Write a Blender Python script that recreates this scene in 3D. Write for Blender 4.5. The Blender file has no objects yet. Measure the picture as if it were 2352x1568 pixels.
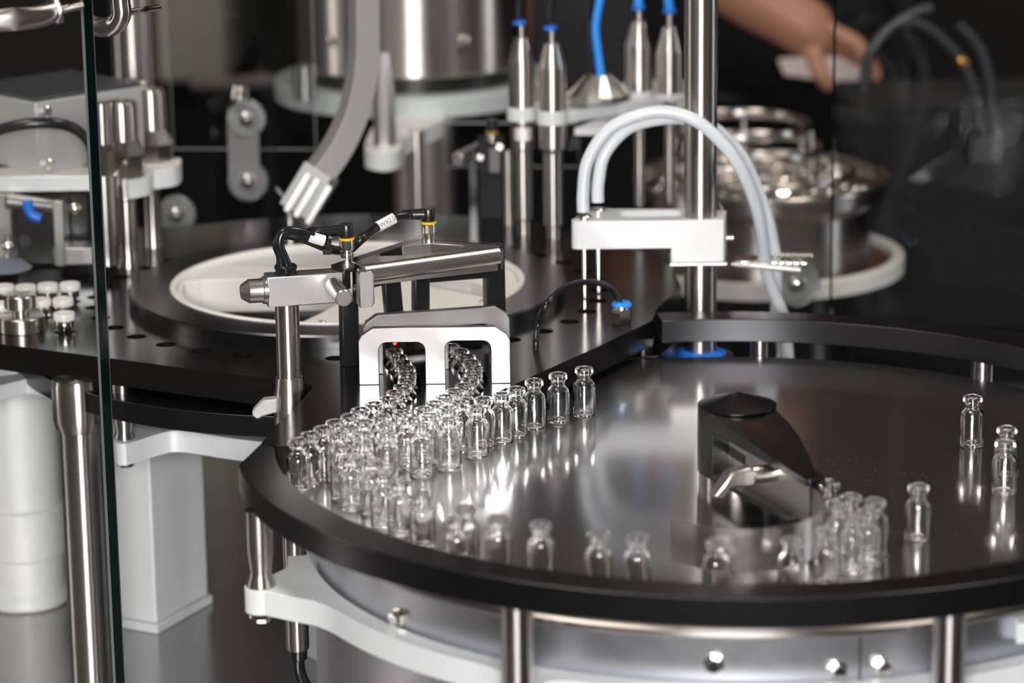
import bpy, bmesh, math, random
from math import sin, cos, pi, radians, hypot, atan2, sqrt
from mathutils import Vector as Vec, Matrix
from mathutils.geometry import delaunay_2d_cdt

random.seed(7)
C = bpy.context.scene
COL = C.collection
MM = 0.001
# ------------------------------------------------------------------ camera (all lengths below are millimetres; z = 0 is the turntable top)
FPX, TH, RHO, HC = 6921.0, radians(14.516), radians(0.733), 584.0
FWD = Vec((0, cos(TH), -sin(TH)))
_r0, _d0 = Vec((1, 0, 0)), Vec((0, -sin(TH), -cos(TH)))
RGT = cos(RHO) * _r0 + sin(RHO) * _d0
DWN = cos(RHO) * _d0 - sin(RHO) * _r0
EYE = Vec((0, 0, HC))
cd = bpy.data.cameras.new('camera'); cam = bpy.data.objects.new('camera', cd); COL.objects.link(cam)
m3 = Matrix((RGT, -DWN, -FWD)).transposed()
cam.matrix_world = Matrix.Translation(EYE * MM) @ m3.to_4x4()
cd.sensor_width = 36.0; cd.lens = FPX / 2352 * 36.0
cd.clip_start = 0.05; cd.clip_end = 60
cd.dof.use_dof = True; cd.dof.focus_distance = 2.085; cd.dof.aperture_fstop = 5.2
C.camera = cam
# ------------------------------------------------------------------ view, world, lights
C.view_settings.view_transform = 'Standard'
C.view_settings.look = 'None'
C.view_settings.gamma = 1.0
C.view_settings.use_curve_mapping = False
C.view_settings.exposure = 0.0
W = bpy.data.worlds.new('hall_air'); C.world = W; W.use_nodes = True
W.node_tree.nodes['Background'].inputs[0].default_value = (0.90, 0.80, 0.72, 1)
W.node_tree.nodes['Background'].inputs[1].default_value = 0.12
def lamp(name, loc, aim, size, power, color=(1, 1, 1), shape='DISK', sy=None):
    l = bpy.data.lights.new(name, 'AREA'); l.shape = shape; l.size = size; l.energy = power; l.color = color
    if sy: l.size_y = sy
    o = bpy.data.objects.new(name, l); COL.objects.link(o)
    o.location = Vec(loc) * MM
    o.rotation_euler = (Vec(aim) - Vec(loc)).to_track_quat('-Z', 'Y').to_euler()
    return o
lamp('camera_flash', (-40, -120, 612), (60, 2100, 40), 0.72, 50, (1, 0.985, 0.97), 'RECTANGLE', 0.30)
lamp('hall_lamp', (-900, 1500, 2600), (0, 2100, 0), 1.1, 30, (1, 0.9, 0.8), 'RECTANGLE', 0.5)
lamp('hall_lamp', (1100, 2500, 2600), (0, 2200, 0), 1.1, 22, (1, 0.9, 0.8), 'RECTANGLE', 0.5)
lamp('hall_lamp', (-2600, 2300, 700), (0, 2000, 20), 0.22, 8, (1, 0.94, 0.88), 'RECTANGLE', 1.6)
lamp('hall_lamp', (2600, 2300, 700), (0, 2000, 20), 0.22, 8, (0.92, 0.96, 1), 'RECTANGLE', 1.6)
try:
    C.cycles.max_bounces = 44; C.cycles.transmission_bounces = 40; C.cycles.transparent_max_bounces = 24
    C.cycles.glossy_bounces = 8; C.cycles.diffuse_bounces = 4
    C.cycles.sample_clamp_indirect = 150.0; C.cycles.blur_glossy = 0.3
except Exception:
    pass

# ------------------------------------------------------------------ photograph rays to metric points
def _ray(px, py): return FWD * FPX + RGT * (px - 1176) + DWN * (py - 784)
def G(px, py, z=0.0):                       # on the horizontal plane z
    v = _ray(px, py); return EYE + v * ((z - HC) / v.z)
def V(px, py, Y):                           # on the vertical plane at distance Y
    v = _ray(px, py); return EYE + v * (Y / v.y)
def SC(p):                                  # pixels per millimetre there
    return FPX / (Vec(p) - EYE).dot(FWD)
def ONCYL(px, py, cx, cy, R):               # front wall of an upright cylinder
    v = _ray(px, py); a = v.x**2 + v.y**2; b = -2 * (v.x * cx + v.y * cy); c = cx * cx + cy * cy - R * R
    t = (-b - sqrt(b * b - 4 * a * c)) / (2 * a); return EYE + v * t

# ------------------------------------------------------------------ mesh helpers
class MB:
    def __init__(s): s.v = []; s.f = []
    def add(s, vs, fs):
        b = len(s.v); s.v += [Vec(q) for q in vs]; s.f += [tuple(i + b for i in q) for q in fs]; return s
    def lathe(s, prof, c=(0, 0, 0), axis=(0, 0, 1), seg=32, cap0=True, cap1=True, rot=0.0, closed=False):
        c = Vec(c); ax = Vec(axis).normalized()
        u = ax.orthogonal().normalized() if abs(ax.z) < 0.999 else Vec((1, 0, 0)); w = ax.cross(u)
        vs, fs, n = [], [], len(prof)
        for r, h in prof:
            for k in range(seg):
                a = 2 * pi * k / seg + rot
                vs.append(c + ax * h + (u * cos(a) + w * sin(a)) * max(r, 1e-4))
        for i in range(n if closed else n - 1):
            j = (i + 1) % n
            for k in range(seg):
                l = (k + 1) % seg
                fs.append((i * seg + k, i * seg + l, j * seg + l, j * seg + k))
        if not closed:
            if cap0: fs.append(tuple(range(seg - 1, -1, -1)))
            if cap1: fs.append(tuple((n - 1) * seg + k for k in range(seg)))
        return s.add(vs, fs)
    def cyl(s, a, b, r, seg=24, r2=None):
        a, b = Vec(a), Vec(b); L = (b - a).length
        return s.lathe([(r, 0), (r if r2 is None else r2, L)], a, b - a, seg)
    def box(s, c, size, yaw=0.0, M=None):
        c = Vec(c); R = M or Matrix.Rotation(yaw, 3, 'Z'); x, y, z = [q / 2 for q in size]
        vs = [c + R @ Vec((sx * x, sy * y, sz * z)) for sx in (-1, 1) for sy in (-1, 1) for sz in (-1, 1)]
        return s.add(vs, [(0, 1, 3, 2), (4, 6, 7, 5), (0, 4, 5, 1), (2, 3, 7, 6), (0, 2, 6, 4), (1, 5, 7, 3)])
    def slab(s, outline, z0, z1, holes=(), M=None, ztop=None):
        """a plate with this outline and holes; M maps plate space to the world"""
        loops = [list(outline)] + [list(h) for h in holes]
        pts, fc, edges = [], [], []
        for lp in loops:
            b = len(pts); pts += [Vec((p[0], p[1])) for p in lp]; n = len(lp)
            edges += [(b + i, b + (i + 1) % n) for i in range(n)]
        vo, eo, fo, ov, oe, of_ = delaunay_2d_cdt(pts, edges, [], 1, 1e-5)
        def inside(x, y, lp):
            r, j = False, len(lp) - 1
            for i in range(len(lp)):
                if (lp[i][1] > y) != (lp[j][1] > y) and x < (lp[j][0] - lp[i][0]) * (y - lp[i][1]) / (lp[j][1] - lp[i][1]) + lp[i][0]: r = not r
                j = i
            return r
        keep = []
        for f in fo:
            x = sum(vo[i].x for i in f) / len(f); y = sum(vo[i].y for i in f) / len(f)
            if inside(x, y, loops[0]) and not any(inside(x, y, h) for h in loops[1:]): keep.append(f)
        fo = keep
        n = len(vo); mp = (lambda q: M @ Vec(q)) if M else Vec
        vs = [mp((p.x, p.y, z0)) for p in vo] + [mp((p.x, p.y, ztop(p.x, p.y) if ztop else z1)) for p in vo]
        fs, cnt = [], {}
        for f in fo:
            a = sum(vo[f[i]].x * vo[f[(i + 1) % len(f)]].y - vo[f[(i + 1) % len(f)]].x * vo[f[i]].y for i in range(len(f)))
            f = list(f) if a > 0 else list(f)[::-1]
            fs.append(tuple(i + n for i in f)); fs.append(tuple(reversed(f)))
            for i in range(len(f)): cnt[(f[i], f[(i + 1) % len(f)])] = 1
        for (a, b) in cnt:
            if (b, a) not in cnt: fs.append((a, b, b + n, a + n))
        return s.add(vs, fs)
    def tube(s, path, r, seg=12, steps=6, rect=None, up=None, smooth=True):
        p = [Vec(q) for q in path]
        if smooth and len(p) > 2:
            q = []
            for i in range(len(p) - 1):
                a, b, c, d = p[max(i - 1, 0)], p[i], p[i + 1], p[min(i + 2, len(p) - 1)]
                for k in range(steps):
                    t = k / steps
                    q.append(0.5 * ((2 * b) + (c - a) * t + (2 * a - 5 * b + 4 * c - d) * t * t + (3 * b - a - 3 * c + d) * t**3))
            p = q + [p[-1]]
        T = [(p[min(i + 1, len(p) - 1)] - p[max(i - 1, 0)]).normalized() for i in range(len(p))]
        N = Vec(up) if up else T[0].orthogonal()
        vs, fs = [], []
        if rect: sec = [(-rect[0] / 2, -rect[1] / 2), (rect[0] / 2, -rect[1] / 2), (rect[0] / 2, rect[1] / 2), (-rect[0] / 2, rect[1] / 2)]
        else: sec = [(r * cos(2 * pi * k / seg), r * sin(2 * pi * k / seg)) for k in range(seg)]
        n = len(sec)
        for i, q in enumerate(p):
            if not up or i == 0 or True:
                N = (N - T[i] * N.dot(T[i]))
                N = N.normalized() if N.length > 1e-6 else T[i].orthogonal()
            B = T[i].cross(N)
            vs += [q + N * x + B * y for x, y in sec]
        for i in range(len(p) - 1):
            for k in range(n):
                l = (k + 1) % n; fs.append((i * n + k, i * n + l, (i + 1) * n + l, (i + 1) * n + k))
        fs.append(tuple(range(n - 1, -1, -1))); fs.append(tuple((len(p) - 1) * n + k for k in range(n)))
        return s.add(vs, fs)
    def ball(s, c, r, seg=16, rings=9, squash=1.0):
        return s.lathe([(r * sin(pi * i / rings), -r * squash * cos(pi * i / rings)) for i in range(rings + 1)], c, (0, 0, 1), seg)

def mesh(name, mb, mat, org=(0, 0, 0), flat=False, angle=34):
    me = bpy.data.meshes.new(name); o = Vec(org)
    me.from_pydata([tuple((q - o) * MM) for q in mb.v], [], mb.f)
    me.validate(); me.materials.append(mat)
    bm = bmesh.new(); bm.from_mesh(me); bmesh.ops.recalc_face_normals(bm, faces=bm.faces); bm.to_mesh(me); bm.free()
    if not flat:
        me.polygons.foreach_set('use_smooth', [True] * len(me.polygons))
        me.set_sharp_from_angle(angle=radians(angle))
    return me
def thing(name, label, cat, loc, group=None):
    o = bpy.data.objects.new(name, None); COL.objects.link(o); o.empty_display_size = 0.01
    o.location = Vec(loc) * MM; o['label'] = label; o['category'] = cat
    if group: o['group'] = group
    return o
def worldorg(p):
    q = Vec((0, 0, 0))
    while p is not None: q += Vec(p.location); p = p.parent
    return q / MM
def part(parent, name, mb, mat, bevel=0, label=None, kind=None, org=None, flat=False, angle=34):
    """a part; its mesh is given in world millimetres"""
    w = worldorg(parent)
    me = mesh(name, mb, mat, w, flat, angle); o = bpy.data.objects.new(name, me); COL.objects.link(o); o.parent = parent
    if bevel: bev(o, bevel)
    if label: o['label'] = label
    if kind: o['kind'] = kind
    return o
def single(name, label, cat, mb, mat, org=None, bevel=0, group=None, angle=34):
    org = Vec(org) if org is not None else sum(mb.v, Vec((0, 0, 0))) / len(mb.v)
    o = bpy.data.objects.new(name, mesh(name, mb, mat, org, angle=angle)); COL.objects.link(o); o.location = org * MM
    o['label'] = label; o['category'] = cat
    if group: o['group'] = group
    if bevel: bev(o, bevel)
    return o
def struct(name, mb, mat):
    o = bpy.data.objects.new(name, mesh(name, mb, mat)); COL.objects.link(o); o['kind'] = 'structure'; return o
def bev(o, w):
    m = o.modifiers.new('edge', 'BEVEL'); m.width = w * MM; m.segments = 2; m.limit_method = 'ANGLE'; m.angle_limit = radians(40); m.harden_normals = False
def copy_tree(o, loc, label=None):
    c = o.copy(); COL.objects.link(c); c.location = Vec(loc) * MM
    if label: c['label'] = label
    for ch in list(o.children):
        k = ch.copy(); COL.objects.link(k); k.parent = c
        for g in list(ch.children):
            h = g.copy(); COL.objects.link(h); h.parent = k
    return c
def arc(cx, cy, r, a0, a1, n): return [(cx + r * cos(radians(a0 + (a1 - a0) * i / n)), cy + r * sin(radians(a0 + (a1 - a0) * i / n))) for i in range(n + 1)]
def circle(cx, cy, r, n=24): return arc(cx, cy, r, 0, 360 - 360 / n, n - 1)
def rrect(x0, y0, x1, y1, r, n=5):
    return arc(x0 + r, y0 + r, r, 180, 270, n) + arc(x1 - r, y0 + r, r, 270, 360, n) + arc(x1 - r, y1 - r, r, 0, 90, n) + arc(x0 + r, y1 - r, r, 90, 180, n)
def smooth(p, n=4):
    r = []; L = len(p)
    for i in range(L):
        a, b, c, d = [Vec(p[(i + k) % L]) for k in (-1, 0, 1, 2)]
        for k in range(n):
            t = k / n; q = 0.5 * ((2 * b) + (c - a) * t + (2 * a - 5 * b + 4 * c - d) * t * t + (3 * b - a - 3 * c + d) * t**3); r.append((q.x, q.y))
    return r
def upright(o, yaw, X=None):
    """plate space (x, y, thickness) -> world: x along yaw, y up, thickness away from the camera"""
    o = Vec(o); ux = Vec((cos(yaw), sin(yaw), 0)); uy = Vec((0, 0, 1)); uz = Vec((-sin(yaw), cos(yaw), 0))
    R = Matrix((ux, uy, uz)).transposed().to_4x4(); return Matrix.Translation(o) @ R
def vprof(px, Y, rows):
    """upright lathe read off the photograph at distance Y: rows of (y pixel, half-width in pixels) -> axis point, profile"""
    p0 = V(px, rows[0][0], Y); s = SC(p0); prof = []
    for y, r in rows: prof.append((r / s, V(px, y, Y).z))
    return Vec((p0.x, Y, 0)), prof

# ------------------------------------------------------------------ materials
def mat(name, col, rough=0.4, metal=0.0, ior=1.5, trans=0.0, noise=0.0, nscale=60, stretch=None, bump=0.0, emit=None, spec=None, aniso=0.0, coat=0.0):
    m = bpy.data.materials.new(name); m.use_nodes = True; nt = m.node_tree; b = nt.nodes['Principled BSDF']
    b.inputs['Base Color'].default_value = (*col, 1); b.inputs['Roughness'].default_value = rough
    b.inputs['Metallic'].default_value = metal; b.inputs['IOR'].default_value = ior
    b.inputs['Transmission Weight'].default_value = trans
    b.inputs['Anisotropic'].default_value = aniso; b.inputs['Anisotropic Rotation'].default_value = 0.25 if aniso else 0
    if aniso:
        tg = nt.nodes.new('ShaderNodeTangent'); tg.direction_type = 'RADIAL'; tg.axis = 'Z'; nt.links.new(tg.outputs[0], b.inputs['Tangent'])
    b.inputs['Coat Weight'].default_value = coat
    if emit: b.inputs['Emission Color'].default_value = (*emit[0], 1); b.inputs['Emission Strength'].default_value = emit[1]
    if noise or bump:
        tc = nt.nodes.new('ShaderNodeTexCoord'); mp = nt.nodes.new('ShaderNodeMapping'); nz = nt.nodes.new('ShaderNodeTexNoise')
        mp.inputs['Scale'].default_value = stretch or (1, 1, 1)
        nz.inputs['Scale'].default_value = nscale * 10; nz.inputs['Detail'].default_value = 4
        nt.links.new(tc.outputs['Object'], mp.inputs[0]); nt.links.new(mp.outputs[0], nz.inputs['Vector'])
        if noise:
            mr = nt.nodes.new('ShaderNodeMapRange'); mr.inputs['To Min'].default_value = max(rough - noise, 0.02); mr.inputs['To Max'].default_value = rough + noise
            nt.links.new(nz.outputs['Fac'], mr.inputs['Value']); nt.links.new(mr.outputs[0], b.inputs['Roughness'])
        if bump:
            bp = nt.nodes.new('ShaderNodeBump'); bp.inputs['Strength'].default_value = bump; bp.inputs['Distance'].default_value = 0.0002
            nt.links.new(nz.outputs['Fac'], bp.inputs['Height']); nt.links.new(bp.outputs[0], b.inputs['Normal'])
    return m
STEEL = mat('polished_steel', (0.52, 0.49, 0.47), 0.30, 1.0, aniso=0.95)
TURNED = mat('turned_steel', (0.58, 0.55, 0.52), 0.34, 1.0, aniso=0.9)
SATIN = mat('satin_steel', (0.60, 0.58, 0.56), 0.3, 1.0, noise=0.05, nscale=50, bump=0.05)
BLASTED = mat('blasted_aluminium', (0.60, 0.595, 0.59), 0.37, 1.0, noise=0.06, nscale=120, bump=0.12)
GREYMET = mat('grey_cast_metal', (0.46, 0.45, 0.44), 0.42, 0.6)
ALU = mat('bright_aluminium', (0.82, 0.82, 0.82), 0.38, 0.6, noise=0.04, nscale=40, stretch=(1, 1, 0.1))
ANOD = mat('black_anodised', (0.007, 0.0065, 0.0065), 0.16, 0.0, 1.9, noise=0.03, nscale=30)
ANODM = mat('black_anodised_matt', (0.0035, 0.0035, 0.004), 0.26, 0.0, 1.7, noise=0.03, nscale=60)
BRUSHBLK = mat('brushed_black_anodised', (0.05, 0.05, 0.054), 0.40, 0.85, aniso=0.9, noise=0.0)
MATTBLK = mat('matt_black', (0.008, 0.008, 0.010), 0.65, 0.0, 1.4)
BLACKP = mat('black_plastic', (0.012, 0.012, 0.013), 0.28, 0.0, 1.5)
RUBBER = mat('black_cable_sheath', (0.012, 0.012, 0.014), 0.22, 0.0, 1.5)
PAINT = mat('grey_white_paint', (0.68, 0.70, 0.71), 0.42, 0.0, 1.5, bump=0.04, nscale=200)
PAINTG = mat('pale_green_grey_paint', (0.50, 0.55, 0.54), 0.4, 0.0, 1.5)
WHITE = mat('white_plastic', (0.80, 0.79, 0.77), 0.35, 0.0, 1.5)
WARMW = mat('warm_white_plastic', (0.70, 0.68, 0.65), 0.5)
BLUE = mat('blue_plastic', (0.012, 0.16, 0.72), 0.35)
SKYBLUE = mat('blue_hose', (0.02, 0.28, 0.85), 0.35)
YELLOW = mat('yellow_ring', (0.85, 0.52, 0.01), 0.4)
CHROME = mat('nickel_plating', (0.80, 0.77, 0.72), 0.16, 1.0)
SILICONE = mat('milky_silicone', (0.78, 0.83, 0.88), 0.25, 0.0, 1.42, trans=0.15)
GREENEDGE = mat('dark_green_glass_edge', (0.0015, 0.006, 0.0055), 0.1, 0.0, 1.5)
SMOKE = mat('hose_reflection_grey', (0.022, 0.025, 0.03), 0.4)  # dimness of the reflected hoses, put into the base colour
LEDRED = mat('red_indicator', (0.9, 0.05, 0.03), 0.3, emit=((1, 0.08, 0.04), 2.5))
PRINT = mat('black_print', (0.02, 0.02, 0.02), 0.5)
TAPE = mat('white_label_tape', (0.8, 0.8, 0.8), 0.45)
CLOTH = mat('dark_cloth', (0.003, 0.0035, 0.005), 0.9)
SKIN = mat('skin', (0.42, 0.20, 0.13), 0.5)
PALE = mat('pale_paper', (0.62, 0.52, 0.52), 0.7)
BROWN = mat('brown_rubber', (0.09, 0.03, 0.022), 0.5)
HALLDK = mat('dark_hall', (0.010, 0.010, 0.012), 0.9)
HALLUP = mat('brown_grey_hall', (0.13, 0.105, 0.095), 0.9)
HALLGR = mat('grey_cabinet_far', (0.34, 0.33, 0.28), 0.8)
BASE = mat('base_sheet_steel', (0.40, 0.39, 0.40), 0.22, 0.88, noise=0.05, nscale=20)
DRUM = mat('drum_sheet_steel', (0.60, 0.61, 0.65), 0.36, 1.0, noise=0.03, nscale=12, bump=0.02)
AMBER = mat('amber_glint', (0.5, 0.26, 0.08), 0.3, 1.0)  # amber glint on the reflected hoses, given as a metal colour
def glass(name, col=(1, 1, 1), ior=1.5):
    m = bpy.data.materials.new(name); m.use_nodes = True; nt = m.node_tree
    nt.nodes.remove(nt.nodes['Principled BSDF']); g = nt.nodes.new('ShaderNodeBsdfGlass')
    g.inputs['Color'].default_value = (*col, 1); g.inputs['Roughness'].default_value = 0.0; g.inputs['IOR'].default_value = ior
    nt.links.new(g.outputs[0], nt.nodes['Material Output'].inputs[0]); return m
VIALGLASS = glass('clear_vial_glass', (1, 1, 1), 1.49)
ARRIS = mat('ground_glass_arris', (0.10, 0.11, 0.11), 0.35)
WASHER = mat('clear_washer', (0.45, 0.48, 0.48), 0.2, 0.0, 1.45, trans=0.8)
LINK = mat('frosted_link', (0.14, 0.13, 0.135), 0.5)
DARKSTEEL = mat('dark_facet_steel', (0.36, 0.33, 0.31), 0.16, 1.0)
GREYBOX = mat('grey_cast_box', (0.46, 0.46, 0.46), 0.42, 0.3)
LIDGREY = mat('dark_blue_grey_lid', (0.045, 0.05, 0.06), 0.35)
BLUEGREY = mat('blue_grey_rubber', (0.13, 0.15, 0.19), 0.4)
FARPINK = mat('pinkish_grey_rail', (0.16, 0.12, 0.115), 0.5)
def pane_mat(name, tint):
    m = bpy.data.materials.new(name); m.use_nodes = True; nt = m.node_tree
    nt.nodes.remove(nt.nodes['Principled BSDF'])
    t = nt.nodes.new('ShaderNodeBsdfTransparent'); t.inputs[0].default_value = (*tint, 1)
    g = nt.nodes.new('ShaderNodeBsdfGlossy'); g.inputs['Roughness'].default_value = 0.01; g.inputs[0].default_value = (0.9, 0.9, 0.9, 1)
    f = nt.nodes.new('ShaderNodeLayerWeight'); f.inputs[0].default_value = 0.5
    pw = nt.nodes.new('ShaderNodeMath'); pw.operation = 'POWER'; pw.inputs[1].default_value = 5.0; nt.links.new(f.outputs['Facing'], pw.inputs[0])
    ma = nt.nodes.new('ShaderNodeMath'); ma.operation = 'MULTIPLY_ADD'; ma.inputs[1].default_value = 0.6; ma.inputs[2].default_value = 0.02; nt.links.new(pw.outputs[0], ma.inputs[0])
    x = nt.nodes.new('ShaderNodeMixShader'); nt.links.new(ma.outputs[0], x.inputs[0]); nt.links.new(t.outputs[0], x.inputs[1]); nt.links.new(g.outputs[0], x.inputs[2])
    nt.links.new(x.outputs[0], nt.nodes['Material Output'].inputs[0]); return m
PANE = pane_mat('clear_pane', (0.985, 0.995, 0.99))
ACRYL = pane_mat('clear_acrylic', (0.80, 0.82, 0.82))
def disc_mat():
    m = mat('turntable_steel', (0.50, 0.485, 0.475), 0.17, 1.0)
    nt = m.node_tree; b = nt.nodes['Principled BSDF']
    tc = nt.nodes.new('ShaderNodeTexCoord'); nz = nt.nodes.new('ShaderNodeTexNoise'); nz.inputs['Scale'].default_value = 18; nz.inputs['Detail'].default_value = 6
    mr = nt.nodes.new('ShaderNodeMapRange'); mr.inputs['To Min'].default_value = 0.13; mr.inputs['To Max'].default_value = 0.21
    nt.links.new(tc.outputs['Object'], nz.inputs['Vector']); nt.links.new(nz.outputs['Fac'], mr.inputs['Value']); nt.links.new(mr.outputs[0], b.inputs['Roughness'])
    g1 = nt.nodes.new('ShaderNodeBsdfGlossy'); g2 = nt.nodes.new('ShaderNodeBsdfGlossy'); gm = nt.nodes.new('ShaderNodeMixShader'); gm.inputs[0].default_value = 0.27
    for g_, r_ in ((g1, 0.12), (g2, 0.33)): g_.inputs['Color'].default_value = (0.59, 0.585, 0.585, 1); g_.inputs['Roughness'].default_value = r_
    mr.inputs['To Min'].default_value = 0.10; mr.inputs['To Max'].default_value = 0.16; nt.links.new(mr.outputs[0], g1.inputs['Roughness'])
    nt.links.new(g1.outputs[0], gm.inputs[1]); nt.links.new(g2.outputs[0], gm.inputs[2])
    # dust specks
    vo = nt.nodes.new('ShaderNodeTexVoronoi'); vo.inputs['Scale'].default_value = 240; vo.inputs['Randomness'].default_value = 1
    lt = nt.nodes.new('ShaderNodeMath'); lt.operation = 'LESS_THAN'; lt.inputs[1].default_value = 0.085
    n2 = nt.nodes.new('ShaderNodeTexNoise'); n2.inputs['Scale'].default_value = 9; gt = nt.nodes.new('ShaderNodeMath'); gt.operation = 'GREATER_THAN'; gt.inputs[1].default_value = 0.56
    mu = nt.nodes.new('ShaderNodeMath'); mu.operation = 'MULTIPLY'
    nt.links.new(tc.outputs['Object'], vo.inputs['Vector']); nt.links.new(tc.outputs['Object'], n2.inputs['Vector'])
    nt.links.new(vo.outputs['Distance'], lt.inputs[0]); nt.links.new(n2.outputs['Fac'], gt.inputs[0]); nt.links.new(lt.outputs[0], mu.inputs[0]); nt.links.new(gt.outputs[0], mu.inputs[1])
    df = nt.nodes.new('ShaderNodeBsdfDiffuse'); df.inputs[0].default_value = (0.30, 0.29, 0.28, 1)
    mx = nt.nodes.new('ShaderNodeMixShader'); nt.links.new(mu.outputs[0], mx.inputs[0]); nt.links.new(gm.outputs[0], mx.inputs[1]); nt.links.new(df.outputs[0], mx.inputs[2])
    nt.links.new(mx.outputs[0], nt.nodes['Material Output'].inputs[0]); return m
TTABLE = disc_mat()

# ================================================================== SETTING: hall and machine bed
struct('floor', MB().box((0, 3500, -930), (9000, 9000, 60)), HALLDK)
struct('wall_back', MB().box((0, 7000, 300), (9000, 80, 2400)), HALLDK)
struct('wall_upper', MB().box((0, 7000, 3250), (9000, 80, 3500)), HALLUP)  # unseen upper hall wall, added to darken what disc and rail reflect
struct('wall_right', MB().box((4300, 3500, 700), (80, 7000, 3300)), HALLDK)
mb = MB().slab([(-900, 1500), (800, 1500), (800, 2985), (-900, 2985)], -258, -240)
T = thing('machine_bed', 'grey sheet steel bed under the whole filling machine', 'machine bed', (0, 2300, -258))
part(T, 'bed_plate', mb, BASE, 2)
part(T, 'cabinet', MB().box((-50, 2230, -580), (1600, 1400, 640)), PAINT)

RX, RY, RI, RO = 147.6, 1909.9, 304.3, 329.7          # ring centre and radii
KX, KY = -128.8, 2312.0                                # star wheel centre

# ================================================================== turntable
T = thing('vial_turntable', 'round brushed steel turntable that carries the loose glass vials', 'turntable', (RX, RY, -240))
part(T, 'disc', MB().lathe([(291, -5), (292, -4.5), (292, -0.5), (291.5, 0)], (RX, RY, 0), seg=160), TTABLE)
part(T, 'rim_lip', MB().lathe([(285, -5.2), (295.5, -5.2), (297, -6.5), (297, -9), (295.5, -10.5), (285, -10.5)], (RX, RY, 0), seg=160), STEEL)
T2 = part(T, 'drum', MB().lathe([(281, -240), (281, -18), (279, -16), (276, -10.5)], (RX, RY, 0), seg=160), DRUM)
p = ONCYL(1975, 1540, RX, RY, 281.3); a = atan2(p.y - RY, p.x - RX)
part(T2, 'panel_seam', MB().box((RX + 281.1 * cos(a), RY + 281.1 * sin(a), -128), (0.7, 1.2, 222), a), PRINT)
def drum_bolt(px, py):
    p = ONCYL(px, py, RX, RY, 281); n = Vec((p.x - RX, p.y - RY, 0)).normalized()
    b = part(T2, 'bolt', MB().lathe([(6.2, 0), (6.2, 1.2), (4.4, 1.2), (4.4, 5.2), (3.8, 6)], p, n, 6), CHROME)
    return b
for q in ((1925, 1538), (2027, 1530), (917, 1416), (1640, 1524)): drum_bolt(*q)

# ================================================================== guide rail round the turntable (z 8.5 .. 26)
a_tip = 190.7
seam_in = (-156.6, 1888.0)
outer = arc(RX, RY, RO, a_tip, 456.4, 130)
inner = arc(RX, RY, RI, 456.4, 184.2, 130)
e3 = (-165.6, 1897.0)
out = outer + inner + [(-159.0, 1892.5), e3]
T = thing('guide_rail', 'thick black guide ring curving round the steel turntable', 'guide rail', (RX, RY - 317, 8.5))
ring_o = part(T, 'ring', MB().slab(out, 8.5, 26), ANODM, 0.7, angle=30)
ring_o.data.materials.append(BRUSHBLK)
for f in ring_o.data.polygons:
    c = Vec(f.center) / MM + worldorg(T) - Vec((RX, RY, 0))
    if abs(f.normal.z) < 0.3 and f.normal.x * c.x + f.normal.y * c.y < -100: f.material_index = 1

# ================================================================== star wheel deck plate with two curved vial lanes
ch1 = [(-139.6,1873.3),(-132.6,1888.1),(-124.9,1902.4),(-117.7,1917.1),(-108.6,1930.6),(-102.5,1945.7),(-93.5,1959.2),(-84.1,1972.5),(-80.0,1988.7),(-75.8,2004.0),(-73.4,2019.7),(-73.3,2036.1),(-74.6,2052.4),(-77.4,2068.3),(-80.9,2083.9),(-84.8,2099.8)]
ch2 = [(-59.8,1945.3),(-52.4,1959.8),(-46.1,1974.8),(-39.5,1989.6),(-33.2,2003.8),(-29.6,2019.0),(-27.2,2034.8),(-27.0,2050.9),(-28.8,2066.8),(-32.2,2082.6),(-37.2,2098.0),(-44.4,2112.4)]
def offset(pts, d):
    r = []
    for i, p in enumerate(pts):
        a, b = pts[max(i - 1, 0)], pts[min(i + 1, len(pts) - 1)]
        t = Vec((b[0] - a[0], b[1] - a[1])).normalized(); r.append((p[0] - t.y * d, p[1] + t.x * d))
    return r
def lane_end(pts, w):
    a, b = Vec(pts[-2]), Vec(pts[-1]); t = (b - a).normalized(); b = b + t * 5; A = math.degrees(atan2(t.y, t.x))
    return arc(b.x, b.y, w, A + 90, A - 90, 8)
w = 9.3
plate = [(-165.4, 1898.0), (-158.5, 1941), (-149.3, 1978), (-140.6, 2029)] \
    + arc(-153.5, 2033, 13.6, -10, 110, 8) + [(-165.4, 2054), (-292, 2121), (-380, 2167), (-620, 2290), (-620, 2700)] \
    + arc(KX, KY, 300, 125, 60, 14) + [(117.8, 2436), (131.4, 2387), (134.6, 2319), (111.5, 2250), (106.5, 2213), (60.1, 2132), (7, 2045), (-15, 2009)]
wall2r = offset(ch2, -w)[3:]; wall2l = offset(ch2, w)[1:]
wall1r = offset(ch1, -w)[7:]; wall1l = offset(ch1, w)[1:]
plate += wall2r + lane_end(ch2, w)[::-1] + wall2l[::-1] + [(-66, 1957), (-73, 1958)] + wall1r + lane_end(ch1, w)[::-1] + wall1l[::-1] + [(-154.6, 1889.2), (-158.8, 1893.6)]
CAPS = [(15, 655), (58, 655), (108, 652), (155, 650), (3, 695), (97, 686), (140, 685), (147, 718)]
capc = [G(px, py, 41) for px, py in CAPS]
for it in range(400):
    for i in range(8):
        for j in range(i):
            d = capc[i] - capc[j]; d.z = 0
            if 0 < d.length < 17.2:
                e = d.normalized() * (17.2 - d.length) * 0.3; capc[i] += e; capc[j] -= e
holes = []
for k in range(36):
    a = 2 * pi * k / 36 + atan2(2111.3 - KY, -128.3 - KX)
    x, y = KX + 198.8 * cos(a), KY + 198.8 * sin(a)
    if min(hypot(x - p[0], y - p[1]) for p in ch1[11:] + ch2[8:]) < 24: continue
    holes.append(circle(x, y, 7.6, 20))
holes += [circle(p.x, p.y, 8.1, 20) for p in capc]
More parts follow.
